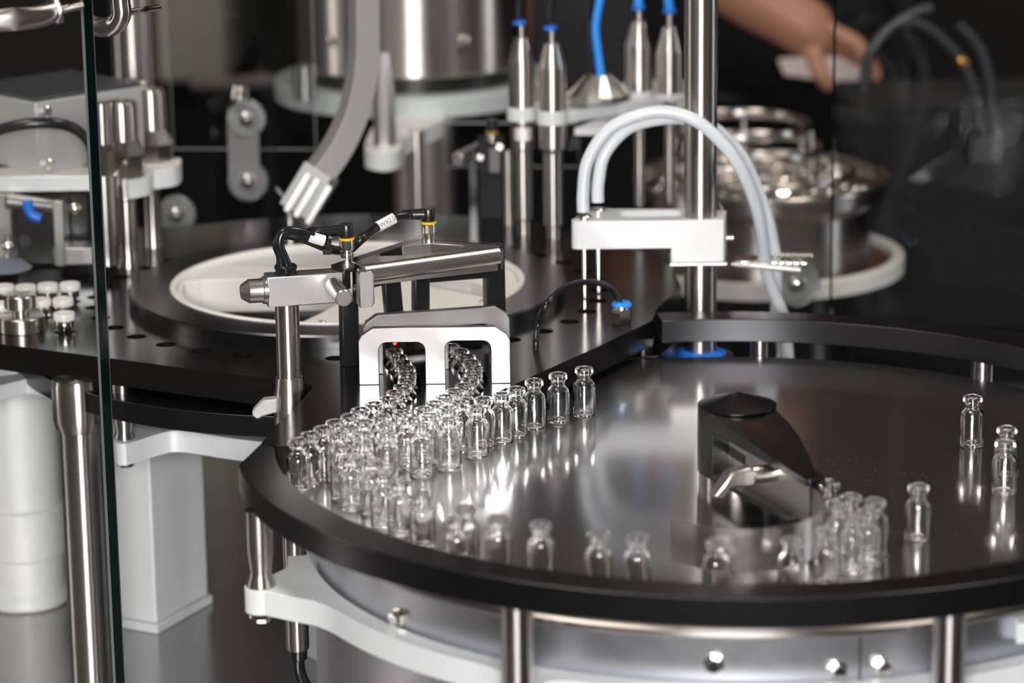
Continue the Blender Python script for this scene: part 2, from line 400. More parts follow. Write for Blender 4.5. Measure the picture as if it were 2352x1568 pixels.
holes.append(circle(KX, KY, 141, 96))
T = thing('deck_plate', 'broad glossy black deck plate around the star wheel with two curved vial lanes', 'deck plate', (KX, KY, 6))
part(T, 'plate', MB().slab(plate, 6, 26, holes), ANOD, angle=30)
# lower plate that closes the pockets
low = []
for q in arc(KX, KY, 262, 0, 357, 119):
    d = Vec((q[0] - RX, q[1] - RY))
    if d.length < 299: d = d.normalized() * 299
    low.append((RX + d.x, RY + d.y))
T = thing('pocket_plate', 'round black plate under the deck that closes the vial pockets from below', 'plate', (KX, KY, -18))
part(T, 'disc', MB().slab(low, -16, -0.3), ANODM, 0.6, angle=30)

# ================================================================== star wheel with white bowl
T = thing('star_wheel', 'black star wheel ring around a white plastic bowl', 'star wheel', (KX, KY, 26))
part(T, 'wheel_ring', MB().lathe([(140, 26.1), (172, 26.1), (172, 34.5), (170.5, 36), (140, 36)], (KX, KY, 0), seg=128, closed=True), ANODM)
bw = part(T, 'bowl', MB().lathe([(133.5, 0), (139.6, 0), (139.6, 36.2), (138.8, 37.2), (135.5, 37.2), (134.2, 35.5)], (KX, KY, 0), seg=128, closed=True), WHITE, label='white plastic bowl rim')
pkA = [(-118, 19), (-112, 21), (-26, 21), (-18, 16), (-3, -22), (-3, -60), (-30, -124)] + [(130 * cos(radians(t)), 130 * sin(radians(t))) for t in range(253, 172, -6)]
pkB = [(52, 10), (96, 6), (118, -38), (112, -52), (104, -46), (70, -16)]
pkC = [(-96, 76), (-30, 58), (20, 70), (18, 104), (-40, 118), (-82, 98)]
web = part(bw, 'wheel_web', MB().slab(circle(KX, KY, 133.8, 96), 7, 34, [[(KX + x, KY + y) for x, y in smooth(h, 2)] for h in (pkA, pkB, pkC)]), WHITE, 0.8, label='thick white web with deep pockets', angle=30)
for k in range(6):
    a = radians(-96 + 16 * k)
    part(bw, 'screw', MB().lathe([(3.2, 0.8), (3.2, 2), (2.4, 2.6)], (KX + 126 * cos(a), KY + 126 * sin(a), 33), seg=12), CHROME)

# ================================================================== glass vials
def vial_bm():
    o = [(0.01, 0.9), (5.5, 0.45), (6.6, 0.05), (7.35, 0.25), (7.85, 0.8), (8.0, 1.7), (8.0, 21.6), (7.75, 23.2), (7.0, 24.6), (6.0, 25.7), (5.25, 26.7), (5.0, 27.8), (4.95, 30.2),
         (5.3, 30.75), (6.1, 30.95), (6.5, 31.4), (6.6, 32.2), (6.55, 33.7), (6.25, 34.6), (5.6, 35.0), (4.4, 35.0), (3.8, 34.7), (3.5, 34.0)]
    i = [(3.5, 27.6), (3.9, 26.3), (4.9, 25.0), (6.0, 23.9), (6.7, 22.7), (6.95, 21.2), (6.95, 3.2), (6.5, 2.1), (5.3, 1.6), (0.01, 1.9)]
    return MB().lathe(o + i, (0, 0, 0), seg=40, cap0=False, cap1=False)
VME = mesh('glass_vial', vial_bm(), VIALGLASS, angle=60)
def vial(x, y, label, group, z=0.05):
    o = bpy.data.objects.new('glass_vial', VME); COL.objects.link(o); o.location = (x * MM, y * MM, z * MM)
    o.rotation_euler = (0, 0, random.random() * 6)
    o['label'] = label; o['category'] = 'vial'; o['group'] = group
ORD = 'first second third fourth fifth sixth seventh eighth ninth tenth eleventh twelfth thirteenth fourteenth fifteenth sixteenth seventeenth'.split()
for i, p in enumerate(ch1):
    vial(*p, 'clear glass vial, %s from the rail seam in the lane beside the ruled post' % ORD[i], 'vials in file along the lane beside the ruled post')
for i, p in enumerate(ch2):
    vial(*p, 'clear glass vial, %s from the turntable in the lane on the hose side' % ORD[i], 'vials in file along the lane on the hose side')
fr = [(50.4,2044.6),(31.8,2029.4),(14.9,2013.7),(2.3,1993.9),(-7.6,1979.8),(-19.8,1968.8)]
for i, p in enumerate(fr):
    vial(*p, 'clear glass vial, %s from the hose end in the row along the plate edge' % ORD[i], 'vials in a row along the plate edge')
mid = [(-35.8,1960.9),(-43.2,1946.4),(-55.7,1929.5),(-73.9,1937.1),(-87.3,1927.8),(-98.9,1916.4),(-108.2,1903.0),(-115.1,1888.2),(-98.7,1888.4),(-110.4,1858.1),(-83.8,1909.4),(-82.5,1890.0),(-70.0,1920.8),(-60.3,1906.3),(-42.5,1919.9),(-24.2,1947.8),(-97.6,1869.4)]
ml = {14: 'clear glass vial with its base in view at the crowd\'s open edge', 15: 'clear glass vial standing apart just in front of the plate edge row',
      13: 'clear glass vial with its whole body in view at the front of the crowd', 9: 'clear glass vial low in the crowd close to the rail seam'}
for k, i in enumerate((7, 6, 5, 4, 3)): ml[i] = 'clear glass vial, %s from the rail seam in the second rank of the crowd' % ORD[k]
for k, i in enumerate((16, 8, 11, 10, 12, 2, 1, 0)): ml[i] = 'clear glass vial, %s from the rail seam in the middle rank of the crowd' % ORD[k]
for i, p in enumerate(mid):
    vial(*p, ml[i], 'vials crowded before the gateway')
near = [(-103.7,1835.2),(-90.0,1826.4),(-82.1,1799.5),(-70.8,1782.4),(-56.1,1755.7),(-34.4,1705.5),(-29.0,1726.6),(-9.6,1706.2),(15.6,1692.6),(49.4,1674.7),(71.4,1666.5),(116.5,1655.9),(160.4,1658.1)]
for i, p in enumerate(near):
    vial(*p, 'clear glass vial, %s from the crowd along the inside of the front rail' % ORD[i], 'vials strung along the front rail')
pad = [(194.0,1768.2),(193.5,1727.2),(204.0,1739.7),(217.6,1730.8),(200.0,1698.9),(211.2,1710.7),(182.2,1675.8)]
pl = ['farthest in the knot, tight against the paddle tip', 'between the paddle tip and the curved strip', 'in the middle of the knot off the paddle tip', 'on the outer flank of the knot facing the open steel',
      'second nearest the rail in the knot off the paddle tip', 'in the outer half of the knot near the rail', 'nearest the rail in the knot beside the curved strip end']
for p, t in zip(pad, pl): vial(*p, 'clear glass vial ' + t, 'vials knotted off the paddle tip')
vial(247.1, 1757.8, 'lone clear glass vial between the knot at the paddle and the far pair', 'lone vials on the turntable')
vial(310.5, 1958.0, 'lone clear glass vial nearest the back rail standoff', 'lone vials on the turntable')
vial(321.2, 1881.5, 'clear glass vial partly hidden behind another near the frame edge', 'lone vials on the turntable')
vial(315.1, 1850.7, 'clear glass vial standing before its twin near the frame edge', 'lone vials on the turntable')

# capped vials on the deck
cv = thing('capped_vial', 'x', 'vial', (0, 0, 0), 'capped vials in the deck pockets')
part(cv, 'bottle', MB().lathe([(7.6, 0), (8, 0.8), (8, 24), (5, 28), (5, 30)], seg=28), VIALGLASS)
part(cv, 'crimp_collar', MB().lathe([(5, 30), (7.0, 30), (7.2, 30.5), (7.2, 35.4), (7.0, 36)], seg=32), CHROME)
part(cv, 'flip_cap', MB().lathe([(7.2, 35.4), (8.1, 35.8), (8.2, 40), (7.7, 41), (4.0, 41), (3.7, 40.7), (0.01, 40.7)], seg=32), WHITE, label='white flip-off cap')
cl = ['second in the back row', 'third in the back row', 'fourth in the back row', 'at the back row end by the glass edge', 'in the middle row behind the knob', 'in the middle row just past the steel knob', 'at the middle row end', 'alone in front']
for i, p in enumerate(capc):
    lb = 'white capped vial ' + cl[i] + ' of the capped group'
    if i == 0: cv.location = Vec((p.x, p.y, 0)) * MM; cv['label'] = 'white capped vial first in the back row, cut by the frame'
    else: copy_tree(cv, (p.x, p.y, 0), lb)
cv['label'] = 'white capped vial at the back row start, cut by the picture edge'

# ================================================================== double gateway brackets (front and back)
def gateway(name, label, corners, yaw, z0, h, wd, th, chw, wins, loc):
    T = thing(name, label, 'bracket', loc)
    M = upright(Vec(loc) + Vec((0, 0, 0)), yaw)
    c = chw
    o = [(0, 0)]
    x = 0
    for a, b, top in wins:
        r = 6
        o += [(a, 0), (a, top - r)] + arc(a + r, top - r, r, 180, 90, 5)[1:] + arc(b - r, top - r, r, 90, 0, 5)[0:] + [(b, 0)]
    o += [(wd, 0), (wd, h - c), (wd - c * 0.25, h - c * 0.55), (wd - c, h - 0.4), (wd - c - 1.2, h), (c + 1.2, h), (c, h - 0.4), (c * 0.25, h - c * 0.55), (0, h - c)]
    part(T, 'arch_plate', MB().slab(o, 0, th, M=M), BLASTED, 0.35, angle=25)
    return T, M
f0 = G(826, 884, 26); f1 = G(1172, 880, 26); wd = (f1 - f0).length
gyaw = atan2(f1.y - f0.y, f1.x - f0.x)
hgt = V(1000, 752, f0.y).z - 26
def gx(px): return (G(px, 882, 26) - f0).length
wt = V(920, 786, f0.y).z - 26
Tg, Mg = gateway('arch_bracket', 'bright bead-blasted twin-arch bracket facing the vials, front one of the pair', None, gyaw, 26, hgt, wd, 5.5, 9.5, [(gx(871), gx(978), wt), (gx(1023), gx(1129), wt + 0.6)], (f0.x, f0.y, 26.1))
b0 = G(838, 862, 26); yb = radians(13.6)
bw_ = 106; hb = V(1000, 716, b0.y + 10).z - 26
Tb, Mb = gateway('arch_bracket', 'dull grey twin-arch bracket turned slightly behind the bright one', None, yb, 26, hb, bw_, 6.5, 9.5, [(13.5, 46, hb - 12), (61, 92, hb - 12)], (b0.x, b0.y, 26.1))

# ================================================================== sensor stand: ruled post, clamp block, rod, triangular sensor plate with fork legs
PX, PY = -156.1, 2034.2
zb = V(660, 697, PY).z; zt = V(660, 628, PY).z; zc = (zb + zt) / 2
T = thing('ruled_post', 'upright steel post engraved with a ruler scale, passing the deck edge', 'post', (PX, PY, -168))
part(T, 'rod', MB().lathe([(7.6, -168), (8.3, -166), (8.4, zb + 1)], (PX, PY, 0), seg=40), STEEL)
part(T, 'boot', MB().lathe([(5.5, -176), (6.6, -175), (6.8, -168)], (PX, PY, 0), seg=24), RUBBER, label='black rubber end boot')
zk = V(660, 868, PY).z; zk2 = V(660, 918, PY).z
soc = part(T, 'socket', MB().lathe([(8.6, zk + 1.2), (9.3, zk + 1), (9.4, zk), (11.6, zk2), (11.6, -48), (8.5, -48)], (PX, PY, 0), seg=40), TURNED, label='tapered steel socket')
# wing lever
wl = V(632, 925, PY - 3)
lp_ = [V(x, y, PY - 6) for x, y in ((638, 911), (606, 915), (600, 919), (580, 940), (581, 950), (588, 957), (597, 957), (604, 952), (638, 943))]
L = MB().slab([(q.x, q.z) for q in lp_], -5, 5, M=upright((0, PY - 6, 0), 0))
part(soc, 'wing_lever', L, GREYBOX, 1.6)
tick = MB()
z0, z1 = V(675, 862, PY).z, V(675, 765, PY).z; n = int((z1 - z0))
for i in range(n + 1):
    ln = 4 if i % 5 == 0 else 2.6
    a = radians(-52)
    for j in range(2):
        aa = a + (j * 0.5) * ln / 8.4
        pass
    a0 = radians(-66); a1 = a0 + ln / 8.4; K = 5; b = len(tick.v); vs = []; fs = []
    for kk in range(K + 1):
        A = a0 + (a1 - a0) * kk / K
        for zz in (z0 + i - 0.2, z0 + i + 0.2):
            vs.append((PX + 8.44 * cos(A), PY + 8.44 * sin(A), zz))
    for kk in range(K): fs.append((2 * kk, 2 * kk + 2, 2 * kk + 3, 2 * kk + 1))
    tick.add(vs, fs)
part(T, 'ruler_scale', tick, PRINT, kind='stuff')
tick = MB()
for i in range(60):
    zz = -28 - i; ln = 4 if i % 5 == 0 else 2.6; a0 = radians(-66); a1 = a0 + ln / 8.4
    tick.add([(PX + 8.46 * cos(A), PY + 8.46 * sin(A), zq) for A in (a0, (a0 + a1) / 2, a1) for zq in (zz - .2, zz + .2)], [(0, 2, 3, 1), (2, 4, 5, 3)])
part(T, 'ruler_scale', tick, PRINT, kind='stuff')
# block
yb = radians(13.6); bl = V(705, 660, PY - 9)
R3 = Matrix.Rotation(yb, 3, 'Z'); X1 = R3 @ Vec((1, 0, 0)); Y1 = R3 @ Vec((0, 1, 0))
bc = Vec((PX, PY, zc)) + X1 * (V(705, 660, PY).x - PX)
T = thing('clamp_block', 'blasted aluminium clamp block on top of the ruled post', 'clamp block', (PX, PY, zb))
part(T, 'block', MB().box(bc + X1 * 1.2, (60, 17, zt - zb), yb), BLASTED, 0.7)
kc = bc - X1 * 28.75
part(T, 'knob', MB().lathe([(9.6, -1), (9.6, 2.2), (8.6, 2.6), (8.4, 5), (8.4, 12), (4.9, 17.3), (4.3, 17.6)], kc, -X1, 40), SATIN, angle=18)
part(T, 'grommet', MB().lathe([(8, 0), (8.2, 0.6), (7.2, 1.2), (7.2, 3.2), (7.9, 3.6), (8.0, 5.4), (7.2, 6.4), (5, 6.6)], (PX, PY, zt), seg=32), RUBBER, label='black rubber grommet')
rc = V(768, 658, PY - 10)
sp = part(T, 'spigot', MB().lathe([(5.9, -2), (5.9, 35.6), (5.3, 36.4)], Vec((rc.x, rc.y, rc.z)), -Y1, 36), SATIN, label='short graduated spigot')
a = -Y1
for i in range(6):
    q = rc + a * (9 + i * 4.4)
    for kk in (0, 1):
        ang = radians(52 + 14 * kk)
        n = X1 * cos(ang) + Vec((0, 0, 1)) * sin(ang)
        Rm = Matrix((a, n.cross(a), n)).transposed()
        part(sp, 'scale_mark', MB().box(q + n * 5.93, (0.5 if kk else 2.4, 2.2 if kk else 0.5, 0.12), M=Rm), PRINT)
cs = bc + X1 * 28.75 + Vec((0, 0, -3))
scr = part(T, 'clamp_screw', MB().lathe([(3.4, 0)] + [(3.4 if i % 2 else 2.9, 0.6 + i * 0.6) for i in range(12)] + [(3.2, 8.4)], cs, X1, 20), CHROME)
lev = upright(cs + X1 * 4.6 + Vec((0, 0, 2)), yb)
part(T, 'clamp_lever', MB().slab([(0, -11), (1.2, -12), (9.0, -11.5), (10.8, -9), (10.8, 11.5), (9.6, 13.5), (1, 13.5), (0, 11)], -19, -7, M=lev), BLASTED, 1.0)
ctr = V(824, 652, PY - 4)
# long rod and triangular plate
zr = zc + 1.0
A = V(850, 625, PY + 3); Bp = V(1142, 589, PY + 52); A.z = Bp.z = (A.z + Bp.z) / 2
T = thing('sensor_carrier', 'triangular steel sensor plate with a round rod edge on black fork legs', 'sensor carrier', (A.x, A.y, 26))
part(T, 'rod', MB().lathe([(5.8, -6), (6.6, -5.5), (6.6, (Bp - A).length)], A, Bp - A, 32), SATIN)
zp = A.z + 4.2
q = [G(808, 602, zp), G(965, 551, zp), G(1148, 563, zp), G(1143, 577, zp), G(840, 612, zp)]
wn = [G(858, 588, zp), G(905, 566, zp), G(990, 559, zp), G(1062, 563, zp), G(1075, 569, zp), G(1020, 576, zp), G(930, 586, zp)]
part(T, 'plate', MB().slab([(p.x, p.y) for p in q], zp - 14, zp, [[(p.x, p.y) for p in wn]]), SATIN, 0.4, angle=25)
e = [G(760, 606, zp), G(938, 549, zp), G(975, 547, zp), G(1152, 561, zp), G(1156, 570, zp), G(1148, 577, zp), G(1146, 562.6, zp), G(966, 550.4, zp), G(806, 603, zp), G(812, 613, zp), G(790, 618, zp)]
part(T, 'black_frame', MB().slab([(p.x, p.y) for p in e], zp - 15, zp - 0.3), ANODM, 0.5, angle=25, label='black frame edge round the plate')
def leg(p0, p1, wd_, dp, yaw):
    p0, p1 = Vec(p0), Vec(p1); return MB().tube([p0, p1], 1, rect=(wd_, dp), up=(cos(yaw), sin(yaw), 0), smooth=False)
yl = radians(22)
def ft(px, py): return G(px, py, 26.1)
Yl = ft(805, 838).y
part(T, 'leg', leg(V(800, 668, Yl - 2), ft(803, 838), 13, 8, yl), BLACKP, 1)
Y2 = Yl + 26
part(T, 'leg', leg(V(896, 628, Y2), V(912, 800, Y2), 13, 8, yl), BLACKP, 1)
part(T, 'cross_bar', leg(V(792, 660, Yl - 2), V(918, 628, Y2), 8, 9, yl + pi / 2), BLACKP, 1)
Y3 = ft(965, 815).y
part(T, 'leg', leg(V(966, 622, Y3), V(966, 800, Y3), 12, 8, yl), BLACKP, 1)
Y4 = Y3 + 24
part(T, 'leg', leg(V(1133, 560, Y4), V(1137, 776, Y4), 15, 9, yl), BLACKP, 1)
part(T, 'cross_bar', leg(V(948, 634, Y3), V(1150, 618, Y4), 9, 10, yl + pi / 2), BLACKP, 1)
part(T, 'screw', MB().ball(V(1150, 574, Y4 - 6), 1.4), CHROME)
led = V(907, 788, Y2 - 6); part(T, 'indicator', MB().ball(led, 1.3), LEDRED, label='glowing red indicator')
# plugs with yellow rings
def plug(px, py, flip, label, rot):
    p = G(px, py, zp); s = SC(p)
    T = thing('sensor_plug', label, 'connector', p, 'sensor plugs on the triangular plate')
    part(T, 'stud', MB().lathe([(4.6, 0), (4.6, 4), (3.9, 4.3), (3.9, 6)], p, seg=24), CHROME)
    part(T, 'knurled_nut', MB().lathe([(5.2, 5.5)] + [(5.4 if i % 2 else 5.2, 5.8 + i * 0.45) for i in range(14)] + [(5.0, 12.6)], p, seg=36), CHROME)
    part(T, 'yellow_ring', MB().lathe([(4, 12.6), (5.6, 12.6), (5.6, 14.2), (4, 14.2)], p, seg=32), YELLOW)
    h = part(T, 'elbow_housing', MB().lathe([(4.9, 14.2), (5.0, 15), (5.1, 23.4), (4.6, 24.2)], p, seg=12).cyl(p + Vec((0, 0, 19.4)), p + Vec((0, 0, 19.4)) + Vec((cos(rot), sin(rot), 0)) * 19, 4.3, 16, 3.6), BLACKP, 0.4, label='black elbow housing')
    return p, p + Vec((0, 0, 19.4)) + Vec((cos(rot), sin(rot), 0)) * 18
p1, c1 = plug(797, 590, 1, 'sensor plug with yellow ring over the narrow end of the triangular plate', radians(200))
p2, c2 = plug(985, 552, 1, 'sensor plug with yellow ring at the back corner of the triangular plate', radians(184))
# cables
gz = Vec((PX, PY, zt + 5))
cA = [c1 + Vec((4, 1, 0)), c1 + Vec((-8, 0, 0.3)), V(735, 550, PY + 12), V(690, 533, PY + 6), V(652, 533, PY + 2), V(642, 560, PY), V(652, 590, PY), gz + Vec((2.6, 0, -2))]
T = thing('sensor_cable', 'short black cable with a blank white sleeve, arching from the nearer plug to the block', 'cable', gz)
part(T, 'sheath', MB().tube(cA, 3.3, 12, 8), RUBBER)
u = V(709, 543, PY + 8); v = V(744, 553, PY + 11)
part(T, 'label_sleeve', MB().cyl(u, v, 4.0, 20), TAPE, label='blank white label sleeve')
cB = [c2 + Vec((4, 0, 0)), V(935, 495, c2.y - 4), V(905, 501, c2.y - 10), V(868, 521, c2.y - 16), V(830, 549, c2.y - 40), V(800, 574, PY + 50), V(760, 572, PY + 20), V(700, 549, PY + 8), V(655, 540, PY + 5), V(636, 560, PY + 3), V(645, 590, PY + 1), gz + Vec((-3.6, 0.5, -2))]
T = thing('sensor_cable', 'long black cable with the printed white sleeve, arching from the far plug', 'cable', gz + Vec((-3, 0.5, 0)))
part(T, 'sheath', MB().tube(cB, 3.3, 12, 8), RUBBER)
pm = V(935, 497, c2.y); pn = V(893, 508, c2.y - 4)
u = V(905, 501, c2.y - 10); v = V(868, 521, c2.y - 16)
sl = part(T, 'label_sleeve', MB().cyl(u, v, 4.0, 20), TAPE, label='white sleeve printed WX2.0')
tie = thing('cable_tie', 'black cable tie cinched round both sensor cables', 'cable tie', V(752, 562, PY + 8))
part(tie, 'band', MB().lathe([(6.2, -1.2), (7.2, -1.2), (7.2, 1.2), (6.2, 1.2)], V(752, 560, PY + 11), (0.9, 0.2, -0.25), 20, closed=True), BLACKP)
part(tie, 'tie_head', MB().box(V(752, 577, PY + 7), (6, 5, 4), 0.2), BLACKP, 0.4)
def text(parent, s, pos, right, up, size, m):
    cu = bpy.data.curves.new('printed_text', 'FONT'); cu.body = s; cu.size = size * MM; cu.align_x = 'CENTER'; cu.align_y = 'CENTER'; cu.extrude = 0.00002
    cu.materials.append(m)
    t0 = bpy.data.objects.new('printed_text', cu); COL.objects.link(t0)
    me = bpy.data.meshes.new_from_object(t0.evaluated_get(bpy.context.evaluated_depsgraph_get()))
    bpy.data.objects.remove(t0); me.materials.clear(); me.materials.append(m)
    t = bpy.data.objects.new('printed_text', me); COL.objects.link(t)
    r = Vec(right).normalized(); n = r.cross(Vec(up)).normalized(); u_ = n.cross(r)
    M = Matrix((r, u_, n)).transposed().to_4x4(); M.translation = (Vec(pos) - worldorg(parent)) * MM
    t.matrix_local = M; t.parent = parent; return t
d = (u - v).normalized(); toc = (EYE - (u + v) / 2).normalized(); nn = (toc - d * toc.dot(d)).normalized()
tx = text(T, 'WX2.0', (u + v) / 2 + nn * 4.15, d, nn.cross(d), 4.4, PRINT)

# lower cable from the post boot
T = thing('post_cable', 'black cable looping out of the boot under the ruled post', 'cable', (PX, PY, -175))
part(T, 'sheath', MB().tube([(PX, PY, -172), (PX, PY, -184), (PX + 6, PY, -198), V(770, 1610, PY + 10), V(815, 1560, PY + 30), V(840, 1500, PY + 60), V(850, 1460, PY + 90)], 5, 14, 8), RUBBER)

# ================================================================== standoffs and support arms under the rail
def standoff(name, label, x, y, prof, parent=None, group='rail standoffs'):
    T = thing(name, label, 'standoff', (x, y, prof[0][1]), group)
    part(T, 'pillar', MB().lathe(prof, (x, y, 0), seg=36), STEEL)
    return T
ZA = -42
s0 = G(599, 1345, ZA)
T = standoff('rail_standoff', 'waisted steel standoff on the grey arm lobe under the rail end', s0.x, s0.y, [(9.2, ZA + 0.1), (9.3, ZA + 2), (7.2, ZA + 8), (7.0, ZA + 10), (8.6, ZA + 23), (8.8, ZA + 25), (8.8, 8.4)])
part(T, 'washer', MB().lathe([(9.0, -61.5), (9.0, -59.5), (5.5, -62)], (s0.x, s0.y, 0), seg=28), CHROME)
part(T, 'bolt_head', MB().lathe([(5.0, -66), (5.2, -65.5), (5.2, -61.6)], (s0.x, s0.y, 0), seg=6), CHROME)
def at_ring(px, py, z, R=317):
    p = G(px, py, z); a = atan2(p.y - RY, p.x - RX)
    # slide along the ring until the pixel column matches
    best = None
    for k in range(-400, 401):
        aa = a + k * 0.0015; q = Vec((RX + R * cos(aa), RY + R * sin(aa), z)); d = q - EYE
        x = 1176 + FPX * d.dot(RGT) / d.dot(FWD)
        if best is None or abs(x - px) < best[0]: best = (abs(x - px), q, aa)
    return best[1], best[2]
for px, py, rr, lab in ((1187, 1400, 9.2, 'straight steel standoff under the middle of the front rail'), (2183, 1420, 9.2, 'straight steel standoff under the rail near the two drum bolts')):
    q_, a_ = at_ring(px, py, 8)
    standoff('rail_standoff', lab, q_.x, q_.y, [(rr, ZA), (rr, 8.4)])
for px, py, rr, lab, zl in ((1745, 800, 7.2, 'short steel standoff lifting the back rail behind the paddle', -30), (2258, 850, 8.6, 'short steel standoff lifting the back rail beyond the lone vial', -30), (1478, 815, 6.5, 'small steel standoff under the corner where deck and rail meet', -30)):
    q_, a_ = at_ring(px, py, 8, 318 if px != 1478 else 326)
    standoff('rail_standoff', lab, q_.x, q_.y, [(rr, zl), (rr, 8.4 if px != 1478 else 5.9)])
# front support arm: ring arc with lobes
def ringpt(a, R): return (RX + R * cos(radians(a)), RY + R * sin(radians(a)))
la = math.degrees(atan2(s0.y - RY, s0.x - RX)) % 360
q1, a1_ = at_ring(1187, 1400, 8); a1d = math.degrees(a1_) % 360
q2, a2_ = at_ring(2183, 1420, 8); a2d = math.degrees(a2_) % 360
o = []
lob = arc(s0.x, s0.y, 10.5, la - 95, la + 88, 10)
lb0 = G(745, 1375, ZA)
o += [ringpt(la - 10, 299)] + [ringpt(la - 5.5, 302)] + lob + [ringpt(la + 5.2, 312), ringpt(la + 7.5, 303), ringpt(la + 10, 299.5)]
o += [ringpt(la + 10 + (a1d - 5 - la - 10) * i / 20, 298.5) for i in range(1, 20)]
o += [ringpt(a1d - 2.5, 304)] + arc(q1.x, q1.y, 10.5, a1d - 80, a1d + 80, 8) + [ringpt(a1d + 2.5, 304)]
o += [ringpt(a1d + 5 + (a2d - 10 - a1d) * i / 24, 298.5) for i in range(25)]
o += [ringpt(a2d - 2.5, 304)] + arc(q2.x, q2.y, 10.5, a2d - 80, a2d + 80, 8) + [ringpt(a2d + 2.5, 304)]
o += [ringpt(a2d + 5 + i * 6, 298.5) for i in range(5)]
o += [ringpt(a2d + 29 - (a2d + 29 - la + 10) * i / 60, 284) for i in range(61)]
T = thing('support_arm', 'pale grey curved arm hugging the turntable drum below the front rail', 'support arm', (RX, RY - 290, ZA - 17))
part(T, 'arm', MB().slab(o, ZA - 16.5, ZA), PAINT, 0.8, angle=30)
# left-hand arm under the deck
T = standoff('deck_standoff', 'grooved steel standoff between deck and pale arm beside the glass edge', 0, 0, [(1, 0), (1, 1)], group='deck standoffs')
for ch in list(T.children): bpy.data.objects.remove(ch)
s1 = G(286, 1006, -36); T.location = s1 * MM
part(T, 'pillar', MB().lathe([(7.6, -36), (7.7, -34.5), (6.1, -31), (6.4, -29), (7.6, -20), (7.6, 5.9)], (s1.x, s1.y, 0), seg=36), STEEL)
part(T, 'bolt_head', MB().lathe([(4.5, -58), (6, -57), (7, -54), (7, -52.6)], (s1.x, s1.y, 0), seg=28), CHROME)
fo = [(262, 1010), (270, 1018), (285, 1019), (300, 1016), (372, 994), (400, 989), (440, 992), (530, 1006), (640, 1018), (740, 1020), (740, 985), (600, 994), (500, 984), (400, 962), (330, 935), (300, 930), (262, 995)]
pg = [G(x, y, -36) for x, y in fo]
T = thing('support_arm', 'pale grey swept arm under the deck beside the glass edge', 'support arm', pg[5])
part(T, 'arm', MB().slab(smooth([(p.x, p.y) for p in pg]), -52.5, -36), PAINT, 0.8, angle=30)
pg = [G(x, y, -12) for x, y in ((-60, 905), (0, 885), (62, 870), (80, 872), (130, 884), (140, 870), (60, 855), (-60, 872))]
T = thing('support_arm', 'pale grey arm end under the deck beside the thick steel column', 'support arm', pg[2])
part(T, 'arm', MB().slab([(p.x, p.y) for p in pg], -24, -12), PAINT, 0.6, angle=30)
pg = [G(x, y, -20) for x, y in ((2332, 1418), (2340, 1412), (2420, 1400), (2420, 1425), (2336, 1432))]
T = thing('support_arm', 'pale grey arm end peeking in under the rail at the frame edge', 'support arm', pg[0])
part(T, 'arm', MB().slab([(p.x, p.y) for p in pg], -33, -20), PAINT, 0.8, angle=30)
# column
cx = G(178, 872, 4)
T = thing('support_column', 'thick polished steel column with a collar under the deck', 'column', (cx.x, cx.y, -240))
part(T, 'shaft', MB().lathe([(15.8, -239.9), (15.8, -31)], (cx.x, cx.y, 0), seg=48), STEEL)
part(T, 'collar', MB().lathe([(15.8, -34), (17.5, -33), (19.3, -27), (19.5, -26), (19.5, 2), (18.8, 3.5), (18.8, 5.9)], (cx.x, cx.y, 0), seg=48), STEEL)
# pedestal box and white canister on the bed
pc, pr = G(362, 1457, -240), G(489, 1385, -240)
ux = (pr - pc); Lr = ux.length; ya = atan2(ux.y, ux.x)
uu = Vec((cos(ya), sin(ya), 0)); ww = Vec((-sin(ya), cos(ya), 0))
Ll = 62
cc = pc + uu * Lr / 2 + ww * Ll / 2
T = thing('pedestal_box', 'white sheet metal pedestal box with a plinth on the bed', 'pedestal', (cc.x, cc.y, -240))
part(T, 'plinth', MB().box((cc.x, cc.y, -236), (Lr, Ll, 7.6), ya), PAINT, 0.8)
part(T, 'body', MB().box((cc.x, cc.y, -134), (Lr - 5, Ll - 5, 196), ya), PAINT, 1.5)
ck = G(46, 1411, -240)
T = thing('canister', 'white stepped round canister standing on the bed behind the column', 'canister', (ck.x, ck.y + 35, -240))
def zck(y): return V(46, y, ck.y).z
part(T, 'body', MB().lathe([(33.2, zck(1376)), (33.2, zck(1298)), (35.2, zck(1294)), (35.2, zck(1186)), (33.4, zck(1180)), (33.4, -30), (32, -26)], (ck.x, ck.y + 35, 0), seg=64), WHITE, angle=12)
part(T, 'foot_ring', MB().lathe([(33, -239.9), (35.2, -238), (35.4, zck(1382)), (34.4, zck(1374)), (33, zck(1374))], (ck.x, ck.y + 35, 0), seg=64), WHITE)
dk = G(870, 1537, -240)
T = thing('drive_housing', 'grey round drive housing on the bed behind the turntable drum', 'housing', (dk.x, dk.y + 66, -240))
part(T, 'shell', MB().lathe([(66, -239.9), (66, -60), (64, -58)], (dk.x, dk.y + 66, 0), seg=64), PAINTG)

